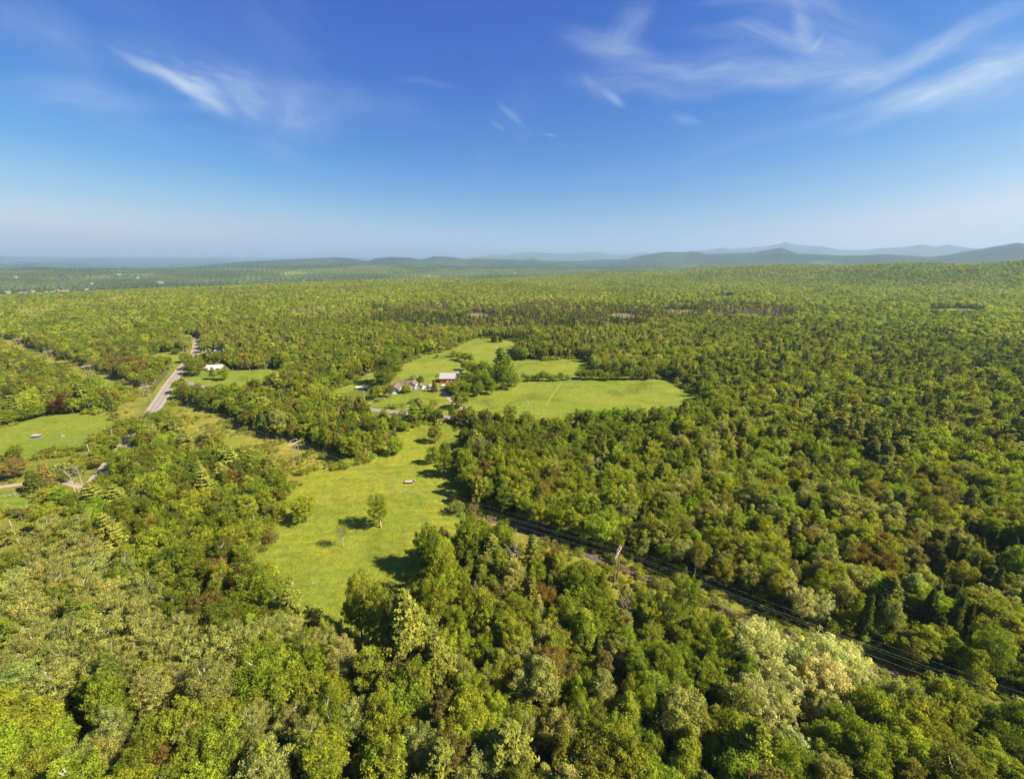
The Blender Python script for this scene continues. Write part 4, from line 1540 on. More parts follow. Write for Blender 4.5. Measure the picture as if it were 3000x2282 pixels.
for row in HAND:
    u, vb, vt, wp, kind, cc, lab = row
    kind = dict(maple='field', aspen='field', birch='fieldbirch').get(kind, kind)
    x, y = G(u, vb)
    h = height_for(u, vb, vt)
    wd = size_for(u, vb, wp) * 1.22
    h *= 1.05
    t = tint_of([cc], [x], [y], RNG)[0]
    if kind == 'spruce' and wp < 7:
        e = single(kind, x, y, h, wd, t)
    else:
        e = single(kind, x, y, h, wd, t)
    if kind == 'dead':
        for ch in e.children:
            ch.data = ch.data.copy()
            ch.data.materials[0] = M_PALE
    tag(e, lab, 'shrub' if kind == 'shrub' else 'tree')
for (u, vb, vt, wp, kind, cc, lab, grp, i, n) in HROW:
    kind = 'field' if kind == 'maple' else kind
    x, y = G(u, vb)
    h = height_for(u, vb, vt)
    wd = size_for(u, vb, wp) * 1.22
    h *= 1.05
    t = tint_of([cc], [x], [y], RNG)[0]
    e = single(kind, x, y, h, wd, t)
    lab = lab or (NAMESN[i] + ' from left in the ' + grp)
    tag(e, lab, 'shrub' if kind == 'shrub' else 'tree', grp)

# ------------------------------------------------------------------ the rest of the forest as one mass
ux, uy = [], []
P_ = dict(x=[], y=[], z=[], pid=[], rot=[], scl=[], tint=[])
prng = np.random.default_rng(77)


def push(x, y, z, kind, lod, ws, hs, tint):
    n = len(x)
    P_['x'].append(x)
    P_['y'].append(y)
    P_['z'].append(z)
    pid = np.zeros(n, int)
    for i in range(n):
        l = PID[(kind[i], lod)]
        pid[i] = l[int(prng.integers(len(l)))]
    P_['pid'].append(pid)
    P_['rot'].append(np.stack([prng.normal(0, .04, n), prng.normal(0, .04, n), prng.uniform(0, 6.28, n)], -1))
    P_['scl'].append(np.stack([ws, ws, hs], -1))
    P_['tint'].append(tint)


for a in ALL:
    push(a['x'], a['y'], terrain(a['x'], a['y']) - .2, a['kind'], a['lod'], a['ws'], a['hs'], a['tint'])
# understorey in the gaps
for r0, r1, sp, lod in ((20, 330, 4.6, 0), (330, 800, 8.0, 1)):
    X, Y = grid(r0, r1, sp, rng)
    k = ~blocked(X, Y)
    X, Y = X[k], Y[k]
    n = len(X)
    cols = rng.choice(['green', 'mid', 'deep', 'yg', 'olive'], n)
    s = rng.uniform(.7, 1.7, n)
    push(X, Y, np.zeros(n), np.array(['shrub'] * n, object), lod, s, s * rng.uniform(.9, 1.6, n), tint_of(cols, X, Y, rng))
# distant canopy patches
X, Y = grid(3380, 9000, 64, rng, .3)
n = len(X)
z = terrain(X, Y)
cc = fbm(X, Y, 1 / 900., 15, 4)
lo = np.array([.085, .115, .028])
hi = np.array([.175, .205, .038])
k = np.clip((cc - .36) / .28, 0, 1)[:, None]
tt = (lo * (1 - k) + hi * k) * np.exp(rng.normal(0, .16, (n, 1)))
fld = (rng.random(n) < .012) & (Y > 3500)
push(X[~fld], Y[~fld], z[~fld] - 1.5, np.array(['patch'] * (~fld).sum(), object), 2, rng.uniform(.95, 1.25, (~fld).sum()), rng.uniform(.85, 1.2, (~fld).sum()), tt[~fld])

NPTS = sum(len(a) for a in P_['x'])
pts = np.stack([np.concatenate(P_['x']), np.concatenate(P_['y']), np.concatenate(P_['z'])], -1).astype(np.float32)


def points_object(name, pts, pid, rot, scl, tint, coll, label, cat=None):
    me = D.meshes.new(name)
    me.vertices.add(len(pts))
    me.vertices.foreach_set('co', pts.ravel())
    for an, typ, data, key in (('pid', 'INT', pid.astype(np.int32), 'value'), ('rot', 'FLOAT_VECTOR', rot.astype(np.float32), 'vector'),
                               ('scl', 'FLOAT_VECTOR', scl.astype(np.float32), 'vector'),
                               ('tint', 'FLOAT_COLOR', np.concatenate([tint, np.ones((len(tint), 1))], 1).astype(np.float32), 'color')):
        at = me.attributes.new(an, typ, 'POINT')
        at.data.foreach_set(key, np.ascontiguousarray(data).ravel())
    me.update()
    o = link(name, me)
    ng = D.node_groups.new(name + '_scatter', 'GeometryNodeTree')
    ng.interface.new_socket('Geometry', in_out='INPUT', socket_type='NodeSocketGeometry')
    ng.interface.new_socket('Geometry', in_out='OUTPUT', socket_type='NodeSocketGeometry')
    ni = ng.nodes.new('NodeGroupInput')
    no = ng.nodes.new('NodeGroupOutput')
    ci = ng.nodes.new('GeometryNodeCollectionInfo')
    ci.inputs['Collection'].default_value = coll
    ci.inputs['Separate Children'].default_value = True
    ci.inputs['Reset Children'].default_value = True
    ip = ng.nodes.new('GeometryNodeInstanceOnPoints')
    ip.inputs['Pick Instance'].default_value = True

    def na(nm, typ):
        n = ng.nodes.new('GeometryNodeInputNamedAttribute')
        n.data_type = typ
        n.inputs['Name'].default_value = nm
        return n.outputs['Attribute']
    L = ng.links
    L.new(ni.outputs[0], ip.inputs['Points'])
    L.new(ci.outputs[0], ip.inputs['Instance'])
    L.new(na('pid', 'INT'), ip.inputs['Instance Index'])
    er = ng.nodes.new('FunctionNodeEulerToRotation')
    L.new(na('rot', 'FLOAT_VECTOR'), er.inputs[0])
    L.new(er.outputs[0], ip.inputs['Rotation'])
    L.new(na('scl', 'FLOAT_VECTOR'), ip.inputs['Scale'])
    L.new(ip.outputs[0], no.inputs[0])
    md = o.modifiers.new('scatter', 'NODES')
    md.node_group = ng
    return tag(o, label, cat, None, 'stuff')


points_object('forest', pts, np.concatenate(P_['pid']), np.concatenate(P_['rot']), np.concatenate(P_['scl']), np.concatenate(P_['tint']), PROTO,
              'dense spring forest stretching from the near woods to the hills')

# scrub along the power line and field edges
X, Y = grid(20, 900, 2.3, rng)
cd, ca = corridor_d(X, Y)
edge = np.full(len(X), 1e9)
for P in OPEN[:2] + OPEN[3:8]:
    edge = np.minimum(edge, path_dist(np.concatenate([P, P[:1]]), X, Y))
edge = (edge < 4.0 + 3 * fbm(X, Y, .06, 91, 3)) & (fbm(X, Y, .09, 93, 3) > .47) & (path_dist(ROADP, X, Y) > 9) & (path_dist(SIDEP, X, Y) > 6) & (path_dist(DLP, X, Y) > 4) & (path_dist(DHP, X, Y) > 5)
k = (cd > -19) & (cd < np.where((ca > 120) & (ca < 450), 28, 14)) & (ca > -260) & ~inside(OPEN[0], X, Y) & (path_dist(ROADP, X, Y) > 9)
k &= (path_dist(SIDEP, X, Y) > 5)
k &= (fbm(X, Y, 1 / 14., 51, 3) + rng.normal(0, .07, len(X)) > np.where(ca > 110, .60, .42))
k |= edge
X, Y = X[k], Y[k]
n = len(X)
cols = rng.choice(['olive', 'yg', 'mid', 'greyg', 'brown', 'gold'], n, p=[.3, .25, .15, .12, .12, .06])
s = np.exp(rng.normal(-.72, .42, n)) * np.where(edge[k], 1.7, 1.0)
rr = np.hypot(X, Y)
pid = np.array([PID[('shrub', 0 if q < 260 else 1)][int(prng.integers(2))] for q in rr])
points_object('undergrowth', np.stack([X, Y, np.zeros(n)], -1).astype(np.float32), pid, np.stack([np.zeros(n), np.zeros(n), rng.uniform(0, 6.28, n)], -1),
              np.stack([s * 1.15, s * 1.15, s * .9], -1), tint_of(cols, X, Y, rng), PROTO, 'low brush and brambles in the strip under the power line')

# ------------------------------------------------------------------ power line pylons and wires
M_WOOD = mat('weathered_pole_wood', color=(.21, .175, .14), scale=2.0, var=.2)
M_ARM = mat('pale_crossarm_wood', color=(.30, .265, .22), scale=2.0, var=.12)
M_INS = mat('brown_insulator', color=(.25, .06, .035), scale=3.0, rough=.3, spec=.5)
M_WIRE = mat('aluminium_wire', color=(.42, .41, .40), scale=1.0, rough=.5, metallic=.0)
PH = 17.0
YAW = math.atan2(perp[1], perp[0])
PYL = [LP[0] - axis * 199] + list(LP) + [LP[5] + axis * 150]
PNOTE = ['H shaped wooden pylon just beyond the lower right corner', 'nearest H shaped wooden pylon, in the brushy strip right of the meadow',
         'H shaped wooden pylon in the yellow scrub left of the meadow', 'H shaped wooden pylon beside the open stretch of road',
         'H shaped wooden pylon left of the road, next after the roadside one', 'H shaped wooden pylon half way up the left forest strip',
         'smallest visible H shaped wooden pylon, at the left edge', 'H shaped wooden pylon beyond the left edge']


def make_pylon(c, lab):
    e = empty('pylon', (c[0], c[1], 0), YAW)
    tag(e, lab, 'pylon', 'pylons of the power line')
    for sx in (-1, 1):
        MB().tube([(sx * 2.15, 0, 0), (sx * 2.0, 0, PH)], [.24, .16], 8).build('pole', M_WOOD, e)
    MB().box(-4.2, 4.2, -.16, .16, PH - 2.6, PH - 2.1, .03).build('crossarm', M_ARM, e)
    MB().box(-2.0, 2.0, -.09, .09, PH - .25, PH - .02).build('top_beam', M_WOOD, e)
    for sx in (-1, 1):
        MB().tube([(sx * 2.0, .12, PH - .1), (sx * 4.05, .12, PH - 2.1)], [.08, .08], 5).build('tie_strut', M_WOOD, e)
        MB().tube([(sx * 2.05, -.25, PH - 3.4), (-sx * 2.1, -.25, PH - 7.6)], [.09, .09], 5).build('brace', M_WOOD, e)
    for x in (-3.95, 0, 3.95):
        b = MB()
        for k in range(6):
            z = PH - 2.6 - .18 * k
            b.tube([(x, 0, z), (x, 0, z - .08), (x, 0, z - .16)], [.05, .14, .05], 7)
        b.build('insulator', M_INS, e)
    return e


for c, lab in zip(PYL, PNOTE):
    make_pylon(c, lab)
for nm, off, zt, lab in (('conductor_wire', -3.95, PH - 3.75, 'power wire hanging from the far arm end of the pylons'), ('conductor_wire', 0, PH - 3.75, 'power wire hanging from the arm middle of the pylons'),
                         ('conductor_wire', 3.95, PH - 3.75, 'power wire hanging from the near arm end of the pylons'), ('shield_wire', -2.0, PH + .05, 'thin shield wire on the far pole tops'),
                         ('shield_wire', 2.0, PH + .05, 'thin shield wire on the near pole tops')):
    pts_ = []
    for a, b_ in zip(PYL[:-1], PYL[1:]):
        L = np.linalg.norm(b_ - a)
        sag = 3.2 * (L / 200) ** 2
        for i in range(16):
            t = i / 16
            p = a * (1 - t) + b_ * t + perp * off
            pts_.append((p[0], p[1], zt - sag * 4 * t * (1 - t)))
    p = PYL[-1] + perp * off
    pts_.append((p[0], p[1], zt))
    tag(MB().tube(pts_, [.015 if nm[0] == 'c' else .009] * len(pts_), 4).build(nm, M_WIRE), lab, 'wire', 'wires of the power line')

# ------------------------------------------------------------------ utility poles
M_PALEPOLE = mat('bleached_pole_wood', color=(.34, .31, .27), scale=2.0, var=.15)


def utility_pole(u, vb, vt, lab, arm=True, lean=0.0, rz=.6):
    x, y = G(u, vb)
    h = height_for(u, vb, vt)
    e = empty('utility_pole', (x, y, 0), rz)
    e.rotation_euler.y = lean
    tag(e, lab, 'utility pole')
    MB().tube([(0, 0, -.3), (0, 0, h)], [.2, .14], 8).build('pole', M_PALEPOLE, e)
    if arm:
        MB().box(-1.2, 1.2, -.07, .07, h - .7, h - .55).build('crossarm', M_ARM, e)
        for xx in (-1.05, 0, 1.05):
            MB().tube([(xx, 0, h - .55), (xx, 0, h - .3)], [.05, .04], 6).build('insulator', M_INS, e)
    return e


utility_pole(55, 1591, 1523, 'pale leaning utility pole on the lawn at the left edge', False)
utility_pole(261, 1322, 1300, 'short pale pole at the end of the cow field hedge', False)
utility_pole(331, 1279, 1257, 'utility pole in the bushes between cow field and road')
utility_pole(375, 1210, 1196, 'utility pole at the top right corner of the cow field')
utility_pole(530, 1151, 1130, 'utility pole right of the open road stretch')
utility_pole(549, 1032, 1024, 'small utility pole by the lone round tree left of the road')
utility_pole(1069, 1177, 1144, 'utility pole with crossarm left of the farmhouse')
utility_pole(1546, 1197, 1178, 'thin pole at the near edge of the big pasture')
utility_pole(2509, 1448, 1413, 'grey pole standing in the right hand woods', False)

# ------------------------------------------------------------------ buildings
M_RED = mat('barn_red_boards', color=(.26, .035, .03), scale=.8, var=.2)
M_TIN = mat('pale_metal_roof', color=(.28, .27, .27), scale=.3, rough=.7, var=.06)
M_WHITE = mat('white_paint', color=(.50, .49, .47), scale=.6, var=.05)
M_BRN = mat('brown_shingles', color=(.125, .095, .075), scale=.9, var=.18)
M_GREYWALL = mat('blue_grey_siding', color=(.30, .34, .40), scale=.8, var=.08)
M_GLASS = mat('window_glass', color=(.03, .04, .05), scale=.5, rough=.1, spec=.6)
M_YW = mat('pale_yellow_siding', color=(.46, .33, .10), scale=.6, var=.06)
M_STONE = mat('field_stone', color=(.19, .17, .15), scale=1.0, var=.3)
M_DARK = mat('dark_metal', color=(.06, .06, .065), scale=.8, rough=.5)
M_TYRE = mat('black_rubber', color=(.02, .02, .02), scale=2.0)
M_SILVER = mat('silver_paint', color=(.55, .57, .60), scale=.5, rough=.3, spec=.6, var=.03)
M_PLANK = mat('bleached_planks', color=(.32, .285, .26), scale=1.5, var=.15)
M_CONC = mat('grey_paving', color=(.36, .33, .34), scale=.8, var=.15)


def window(parent, x, y, z, w_=1.0, h_=1.2, face='y', m=None):
    """framed window standing 4 cm proud of a wall facing -y (or +x)"""
    if face == 'y':
        f = MB().box(x - w_ / 2, x + w_ / 2, y - .06, y, z, z + h_).build('window', m or M_WHITE, parent)
        MB().box(x - w_ / 2 + .1, x + w_ / 2 - .1, y - .08, y - .061, z + .1, z + h_ - .1).build('pane', M_GLASS, f)
    else:
        f = MB().box(y, y + .06, x - w_ / 2, x + w_ / 2, z, z + h_).build('window', m or M_WHITE, parent)
        MB().box(y + .061, y + .08, x - w_ / 2 + .1, x + w_ / 2 - .1, z + .1, z + h_ - .1).build('pane', M_GLASS, f)
    return f


def gable_block(parent, x0, x1, y0, y1, hw, hr, mw, mr, ridge='x', ov=.5, th=.18, gable_m=None):
    """walls with gable ends and two roof slopes"""
    MB().box(x0, x1, y0, y1, 0, hw).build('wall', mw, parent)
    g = MB()
    if ridge == 'x':
        ym = (y0 + y1) / 2
        for xx, s in ((x0 + .001, 1), (x1 - .2, 1)):
            vs_ = [g.bm.verts.new(q) for q in [(xx, y0, hw), (xx, y1, hw), (xx, ym, hw + hr), (xx + .199, y0, hw), (xx + .199, y1, hw), (xx + .199, ym, hw + hr)]]
            for f in ((0, 1, 2), (5, 4, 3), (0, 3, 4, 1), (1, 4, 5, 2), (2, 5, 3, 0)):
                g.bm.faces.new([vs_[i] for i in f])
        g.build('gable', gable_m or mw, parent)
        k = hr / ((y1 - y0) / 2)
        MB().slab((x0 - ov, y0 - ov, hw - k * ov + .2), (x1 + ov, y0 - ov, hw - k * ov + .2), (x1 + ov, ym, hw + hr + .2), (x0 - ov, ym, hw + hr + .2), th).build('roof', mr, parent)
        MB().slab((x0 - ov, ym + .004, hw + hr + .2), (x1 + ov, ym + .004, hw + hr + .2), (x1 + ov, y1 + ov, hw - k * ov + .2), (x0 - ov, y1 + ov, hw - k * ov + .2), th).build('roof', mr, parent)
    else:
        xm = (x0 + x1) / 2
        for yy in (y0 + .001, y1 - .2):
            vs_ = [g.bm.verts.new(q) for q in [(x0, yy, hw), (x1, yy, hw), (xm, yy, hw + hr), (x0, yy + .199, hw), (x1, yy + .199, hw), (xm, yy + .199, hw + hr)]]
            for f in ((0, 1, 2), (5, 4, 3), (0, 3, 4, 1), (1, 4, 5, 2), (2, 5, 3, 0)):
                g.bm.faces.new([vs_[i] for i in f])
        g.build('gable', gable_m or mw, parent)
        k = hr / ((x1 - x0) / 2)
        MB().slab((x0 - ov, y0 - ov, hw - k * ov + .2), (xm, y0 - ov, hw + hr + .2), (xm, y1 + ov, hw + hr + .2), (x0 - ov, y1 + ov, hw - k * ov + .2), th).build('roof', mr, parent)
        MB().slab((xm + .004, y0 - ov, hw + hr + .2), (x1 + ov, y0 - ov, hw - k * ov + .2), (x1 + ov, y1 + ov, hw - k * ov + .2), (xm + .004, y1 + ov, hw + hr + .2), th).build('roof', mr, parent)


def at(name, u, v, lab, cat, rz=0.0, group=None):
    x, y = G(u, v)
    return tag(empty(name, (x, y, 0), rz), lab, cat, group)


# red barn
b = at('barn', 1311, 1122, 'red barn with a broad pale metal roof beside the farm grove', 'barn')
gable_block(b, -7.8, 7.8, 0, 13, 4.6, 4.4, M_RED, M_TIN, 'x', .5)
for x in (-6.3, -4.2, -2.2):
    window(b, x, 0, 2.3, .9, 1.2)
MB().box(-.9, 1.5, -.08, 0, 0, 3.2).build('door', mat('faded_pink_door', color=(.55, .22, .2), scale=1), b)
MB().box(3.2, 4.5, -.08, 0, 0, 3.0).build('door', M_WHITE, b)
for k in range(9):
    MB().box(-7.9 + k * 1.95, -7.84 + k * 1.95, .5, .6, 9.2, 9.25).build('roof_seam', M_TIN, b) if False else None
MB().slab((7.9, 3, 3.4), (11.5, 3, 2.6), (11.5, 11, 2.6), (7.9, 11, 3.4), .15).build('lean_to_roof', M_WHITE, b)
MB().box(11.2, 11.4, 3.2, 10.8, 0, 2.55).build('lean_to_wall', M_WHITE, b)
MB().slab((-11.6, 1, 2.0), (-7.9, 1, 3.0), (-7.9, 5, 3.0), (-11.6, 5, 2.0), .15).build('lean_to_roof', M_PLANK, b)
MB().box(-11.4, -11.2, 1.2, 4.8, 0, 1.95).build('lean_to_wall', M_RED, b)
# small outbuildings
b = at('shed', 1346, 1100, 'small red shed with white roof behind the barn', 'shed')
gable_block(b, -2.6, 2.6, 0, 4.5, 2.4, 1.5, M_RED, M_WHITE, 'x', .3)
b = at('shed', 1265, 1140, 'small grey shed with pale roof beside the parked car', 'shed')
gable_block(b, -2.3, 2.6, 0, 4, 2.6, 1.9, M_GREYWALL, M_TIN, 'x', .3)
MB().box(-.6, .6, -.06, 0, 0, 2.0).build('door', M_WHITE, b)
b = at('shed', 1299, 1135, 'tiny red shed with white roof at the left of the grove', 'shed')
gable_block(b, -1.5, 1.5, 0, 2.2, 1.6, .9, M_RED, M_WHITE, 'x', .25)
# farmhouse
b = at('farmhouse', 1180, 1140, 'farmhouse with brown roofs and a white gable, among big trees', 'house')
gable_block(b, -6.5, 12.0, 2, 11.5, 3.2, 3.6, M_WHITE, M_BRN, 'x', .6)
gable_block(b, -10.5, -1.5, -10, 5, 2.9, 2.9, M_GREYWALL, M_BRN, 'y', .6)
gable_block(b, 6.5, 13.5, -3.5, 7.0, 5.0, 3.0, M_WHITE, M_BRN, 'y', .5)
gable_block(b, 13.7, 20.0, -2.0, 5.5, 2.9, 2.4, M_WHITE, M_BRN, 'y', .4)
for x in (-8.6, -6.0, -3.4):
    window(b, x, -10, .9, 1.5, 1.5)
for x in (0.3, 2.6, 4.9):
    window(b, x, 2, 1.0, 1.1, 1.3)
for x, z in ((8.6, 1.0), (11.4, 1.0), (10.0, 4.4)):
    window(b, x, -3.5, z, 1.1, 1.3)
MB().box(14.8, 18.9, -2.08, -2.0, 0, 2.3).build('garage_door', M_TIN, b)
window(b, 0.0, 13.5, 3.6, 1.0, 1.1, 'x') if False else None
ch = MB().box(1.0, 2.0, 6.2, 7.1, 5.6, 8.3).build('chimney', mat('dark_brick', color=(.14, .07, .06), scale=3), b)
MB().box(-11.5, -1.0, -15.5, -10.9, .0, .12).build('patio', M_CONC, b)
# open shelter with white roof
b = at('open_shelter', 1060, 1142, 'long low white roofed shelter on posts left of the farmhouse', 'shelter', -.03)
MB().slab((-6.2, -.2, 2.0), (6.2, -.2, 2.0), (6.2, 3.6, 2.5), (-6.2, 3.6, 2.5), .12).build('roof', M_WHITE, b)
for i in range(7):
    for yy in (0.0, 3.3):
        MB().box(-5.9 + i * 1.93, -5.75 + i * 1.93, yy, yy + .14, 0, 1.85 + yy * .13).build('post', M_WHITE, b)
# yellow house
b = at('yellow_house', 624, 1086, 'long pale yellow house with grey and white roofs by the road', 'house', .02)
s_ = size_for(624, 1086, 1.0)
gable_block(b, -24 * s_, 5 * s_, 0, 9.5, 3.1, 2.6, M_YW, mat('grey_brown_roof', color=(.42, .36, .33), scale=.6), 'x', .6)
gable_block(b, 5.1 * s_, 24 * s_, -1.5, 10, 3.3, 2.9, M_YW, M_WHITE, 'x', .6)
gable_block(b, -11 * s_, -5.5 * s_, -3.0, -.05, 2.9, 1.6, M_WHITE, M_WHITE, 'y', .3)
for x in (-21, -17, -2, 2):
    window(b, x * s_, 0, 1.0, 1.3, 1.4)
for x in (9, 14, 20):
    window(b, x * s_, -1.5, 1.0, 1.3, 1.4)
MB().slab((-4 * s_, -6.5, 2.2), (14 * s_, -6.5, 2.2), (14 * s_, -1.6, 2.9), (-4 * s_, -1.6, 2.9), .12).build('porch_roof', M_WHITE, b)
for x in (-3.6, 2, 8, 13.6):
    MB().box(x * s_, x * s_ + .15, -6.3, -6.15, 0, 2.1).build('post', M_WHITE, b)
b = at('house', 642, 1034, 'low pale roofed house half hidden behind round trees up the road', 'house', .1)
gable_block(b, -6, 6, 0, 8, 2.7, 2.2, M_WHITE, M_PLANK, 'x', .4)
b = at('shed', 425, 1064, 'tiny white shed at the corner of the field left of the road', 'shed')
gable_block(b, -2.5, 2.5, 0, 3.5, 2.2, 1.2, M_WHITE, M_WHITE, 'x', .3)


def car(u, v, rz, lab, paint):
    e = at('car', u, v, lab, 'car', rz)
    bm = MB()
    prof = [(-2.25, .35), (-2.25, .85), (-1.5, 1.0), (-.75, 1.5), (1.0, 1.55), (1.75, 1.05), (2.2, .95), (2.25, .35)]
    L_ = [bm.bm.verts.new((x, -.85 if z < 1.2 else -.7, z)) for x, z in prof]
    R_ = [bm.bm.verts.new((x, .85 if z < 1.2 else .7, z)) for x, z in prof]
    bm.bm.faces.new(L_)
    bm.bm.faces.new(R_[::-1])
    for i in range(len(prof)):
        j = (i + 1) % len(prof)
        bm.bm.faces.new([L_[i], R_[i], R_[j], L_[j]])
    bm.build('body', paint, e)
    MB().box(-.7, .95, -.80, -.76, 1.02, 1.42).build('side_window', M_GLASS, e)
    MB().box(-.7, .95, .76, .80, 1.02, 1.42).build('side_window', M_GLASS, e)
    MB().slab((-1.46, -.6, 1.06), (-1.46, .6, 1.06), (-.80, .6, 1.5), (-.80, -.6, 1.5), .03).build('windscreen', M_GLASS, e)
    for x in (-1.4, 1.4):
        for y in (-.8, .8):
            wl = MB().tube([(x, y - .1, .33), (x, y + .1, .33)], [.33, .33], 12).build('wheel', M_TYRE, e)
    return e


car(1246, 1137, .15, 'silver car parked beside the grey shed on the driveway', M_SILVER)
car(1252, 1134, .2, 'dark car parked behind the silver one by the grey shed', M_DARK)
car(634, 1091, .1, 'dark car parked before the yellow house', M_DARK)

# hay wagon in the meadow
e = at('hay_wagon', 1201, 1414, 'flat hay wagon with a pale deck alone in the meadow', 'wagon', .07)
for k in range(8):
    MB().box(-2.75, 2.75, -1.2 + k * .3, -.92 + k * .3, .95, 1.03).build('deck_plank', M_PLANK, e)
MB().box(-2.6, 2.6, -.9, -.75, .7, .94).box(-2.6, 2.6, .75, .9, .7, .94).build('chassis', M_DARK, e)
for x in (-1.9, 1.9):
    MB().tube([(x, -1.05, .42), (x, 1.05, .42)], [.05, .05], 6).build('axle', M_DARK, e)
    for y in (-1.0, 1.0):
        MB().tube([(x, y - .12, .42), (x, y + .12, .42)], [.42, .42], 14).build('wheel', mat('orange_rim_wheel', color=(.45, .22, .12), scale=4) if (x > 0 and y < 0) else M_TYRE, e)
MB().tube([(2.6, 0, .6), (4.3, .1, .35)], [.05, .05], 6).build('tow_bar', M_DARK, e)
MB().box(1.6, 1.95, -.5, -.15, 1.04, 1.3).build('crate', M_DARK, e)
MB().box(2.15, 2.5, .1, .4, 1.04, 1.3).build('crate', M_DARK, e)
MB().box(2.68, 2.78, -1.15, 1.15, 1.04, 1.9).build('end_rail', M_PLANK, e)

# feeder in the cow field
e = at('hay_feeder', 107, 1281, 'low roofed hay feeder on bare pink dirt in the cow field', 'feeder', .1)
MB().slab((-2.6, -1.6, 1.5), (2.6, -1.6, 1.5), (2.6, 1.6, 2.0), (-2.6, 1.6, 2.0), .1).build('roof', M_TIN, e)
MB().box(-2.2, 2.2, -1.2, 1.2, .1, .75).build('trough', M_DARK, e)
for x in (-2.4, 2.3):
    for y in (-1.45, 1.35):
        MB().box(x, x + .1, y, y + .1, 0, 1.45 + (y + 1.45) * .15).build('post', M_WOOD, e)
x, y = G(107, 1282)
V = [(x + math.cos(a) * (4.0 + .5 * math.sin(3 * a + 1)), y + math.sin(a) * (3.4 + .4 * math.sin(5 * a)), .07) for a in np.linspace(0, 6.283, 40)[:-1]]
tag(MB().poly(V).build('bare_dirt_patch', mat('pink_dirt', color=(.19, .12, .085), scale=.8)), 'trampled pink dirt round the hay feeder', None, None, 'structure')


def rock_mesh(seed, r):
    bm = bmesh.new()
    bmesh.ops.create_icosphere(bm, subdivisions=2, radius=r)
    rg = random.Random(seed)
    a, b2, c2 = rg.uniform(.8, 1.2), rg.uniform(.7, 1.1), rg.uniform(.45, .75)
    for v in bm.verts:
        k = 1 + rg.uniform(-.12, .12)
        v.co = Vector((v.co.x * a * k, v.co.y * b2 * k, v.co.z * c2 * k))
    me = D.meshes.new('rock')
    bm.to_mesh(me)
    bm.free()
    me.materials.append(M_STONE)
    return me


for i, (u, v, r, lab) in enumerate([(183, 1278, 1.2, 'dark boulder in the cow field right of the feeder'), (855, 1709, .8, 'pale flat rock in the lower left of the meadow'), (915, 1708, .45, 'small rock in the lower meadow right of the larger one'),
                                    (1131, 1659, .6, 'small pale rock near the big meadow shadow'), (2040, 1203, 1.6, 'pinkish boulder at the right tip of the big pasture')]):
    x, y = G(u, v)
    tag(link('rock', rock_mesh(i, r), None, (x, y, r * .2)), lab, 'rock')


def stone_wall(pix, lab, n, hgt=.8):
    P = [np.array(G(*q)) for q in pix]
    seg = [np.linalg.norm(b - a) for a, b in zip(P[:-1], P[1:])]
    tot_ = sum(seg)
    rg = random.Random(len(pix))
    e = empty('stone_wall', (P[0][0], P[0][1], 0))
    tag(e, lab, 'stone wall')
    meshes = [rock_mesh(40 + k, .55) for k in range(5)]
    for i in range(n):
        d = tot_ * (i + rg.random()) / n
        for a, b_, l in zip(P[:-1], P[1:], seg):
            if d <= l:
                p = a + (b_ - a) * d / l
                break
            d -= l
        o = link('stone', meshes[i % 5], e, (p[0] - P[0][0] + rg.uniform(-.4, .4), p[1] - P[0][1] + rg.uniform(-.4, .4), rg.uniform(.1, hgt * .6)))
        s = rg.uniform(.7, 1.4)
        o.scale = (s, s, s)
        o.rotation_euler.z = rg.uniform(0, 6)
    return e


stone_wall([(1190, 1057), (1215, 1047), (1240, 1040)], 'pale stone wall along the woods above the farm pasture', 90)
stone_wall([(1074, 1101), (1090, 1094), (1107, 1090)], 'pale stone wall at the woods left of the huge farm tree', 70)
stone_wall([(1660, 1117), (1685, 1116), (1702, 1116)], 'short stone wall in the gap of the pasture hedgerow', 40)

# brush pile by the nearest pylon strip, pink brush heap
M_TWIG = mat('grey_brushwood', color=(.38, .34, .33), scale=2, var=.3)
M_PINKB = mat('pink_brushwood', color=(.42, .26, .22), scale=2, var=.3)
for (u, v, w_, l_, h_, m_, lab, n) in ((1398, 1572, 4, 10, 3.0, M_TWIG, 'long grey brush pile beside the green tree at the meadow corner', 260), (263, 1358, 4, 3, 1.6, M_PINKB, 'pinkish brush heap under the pale snag', 90)):
    x, y = G(u, v)
    bb = MB()
    rg = random.Random(n)
    for i in range(n):
        cx, cy = rg.gauss(0, w_ * .3), rg.gauss(0, l_ * .3)
        cz = max(.1, h_ * math.exp(-(cx / w_ * 2) ** 2 - (cy / l_ * 2) ** 2) * rg.uniform(.4, 1))
        a = rg.uniform(0, 6.28)
        L = rg.uniform(.8, 2.6)
        dx, dy_, dz = math.cos(a) * L / 2, math.sin(a) * L / 2, rg.uniform(-.4, .4)
        bb.tube([(cx - dx, cy - dy_, cz - dz), (cx + dx, cy + dy_, cz + dz)], [.07, .03], 4)
    o = bb.build('brush_pile', m_, None, (x, y, 0), .4)
    tag(o, lab, 'brush pile', None, 'stuff')

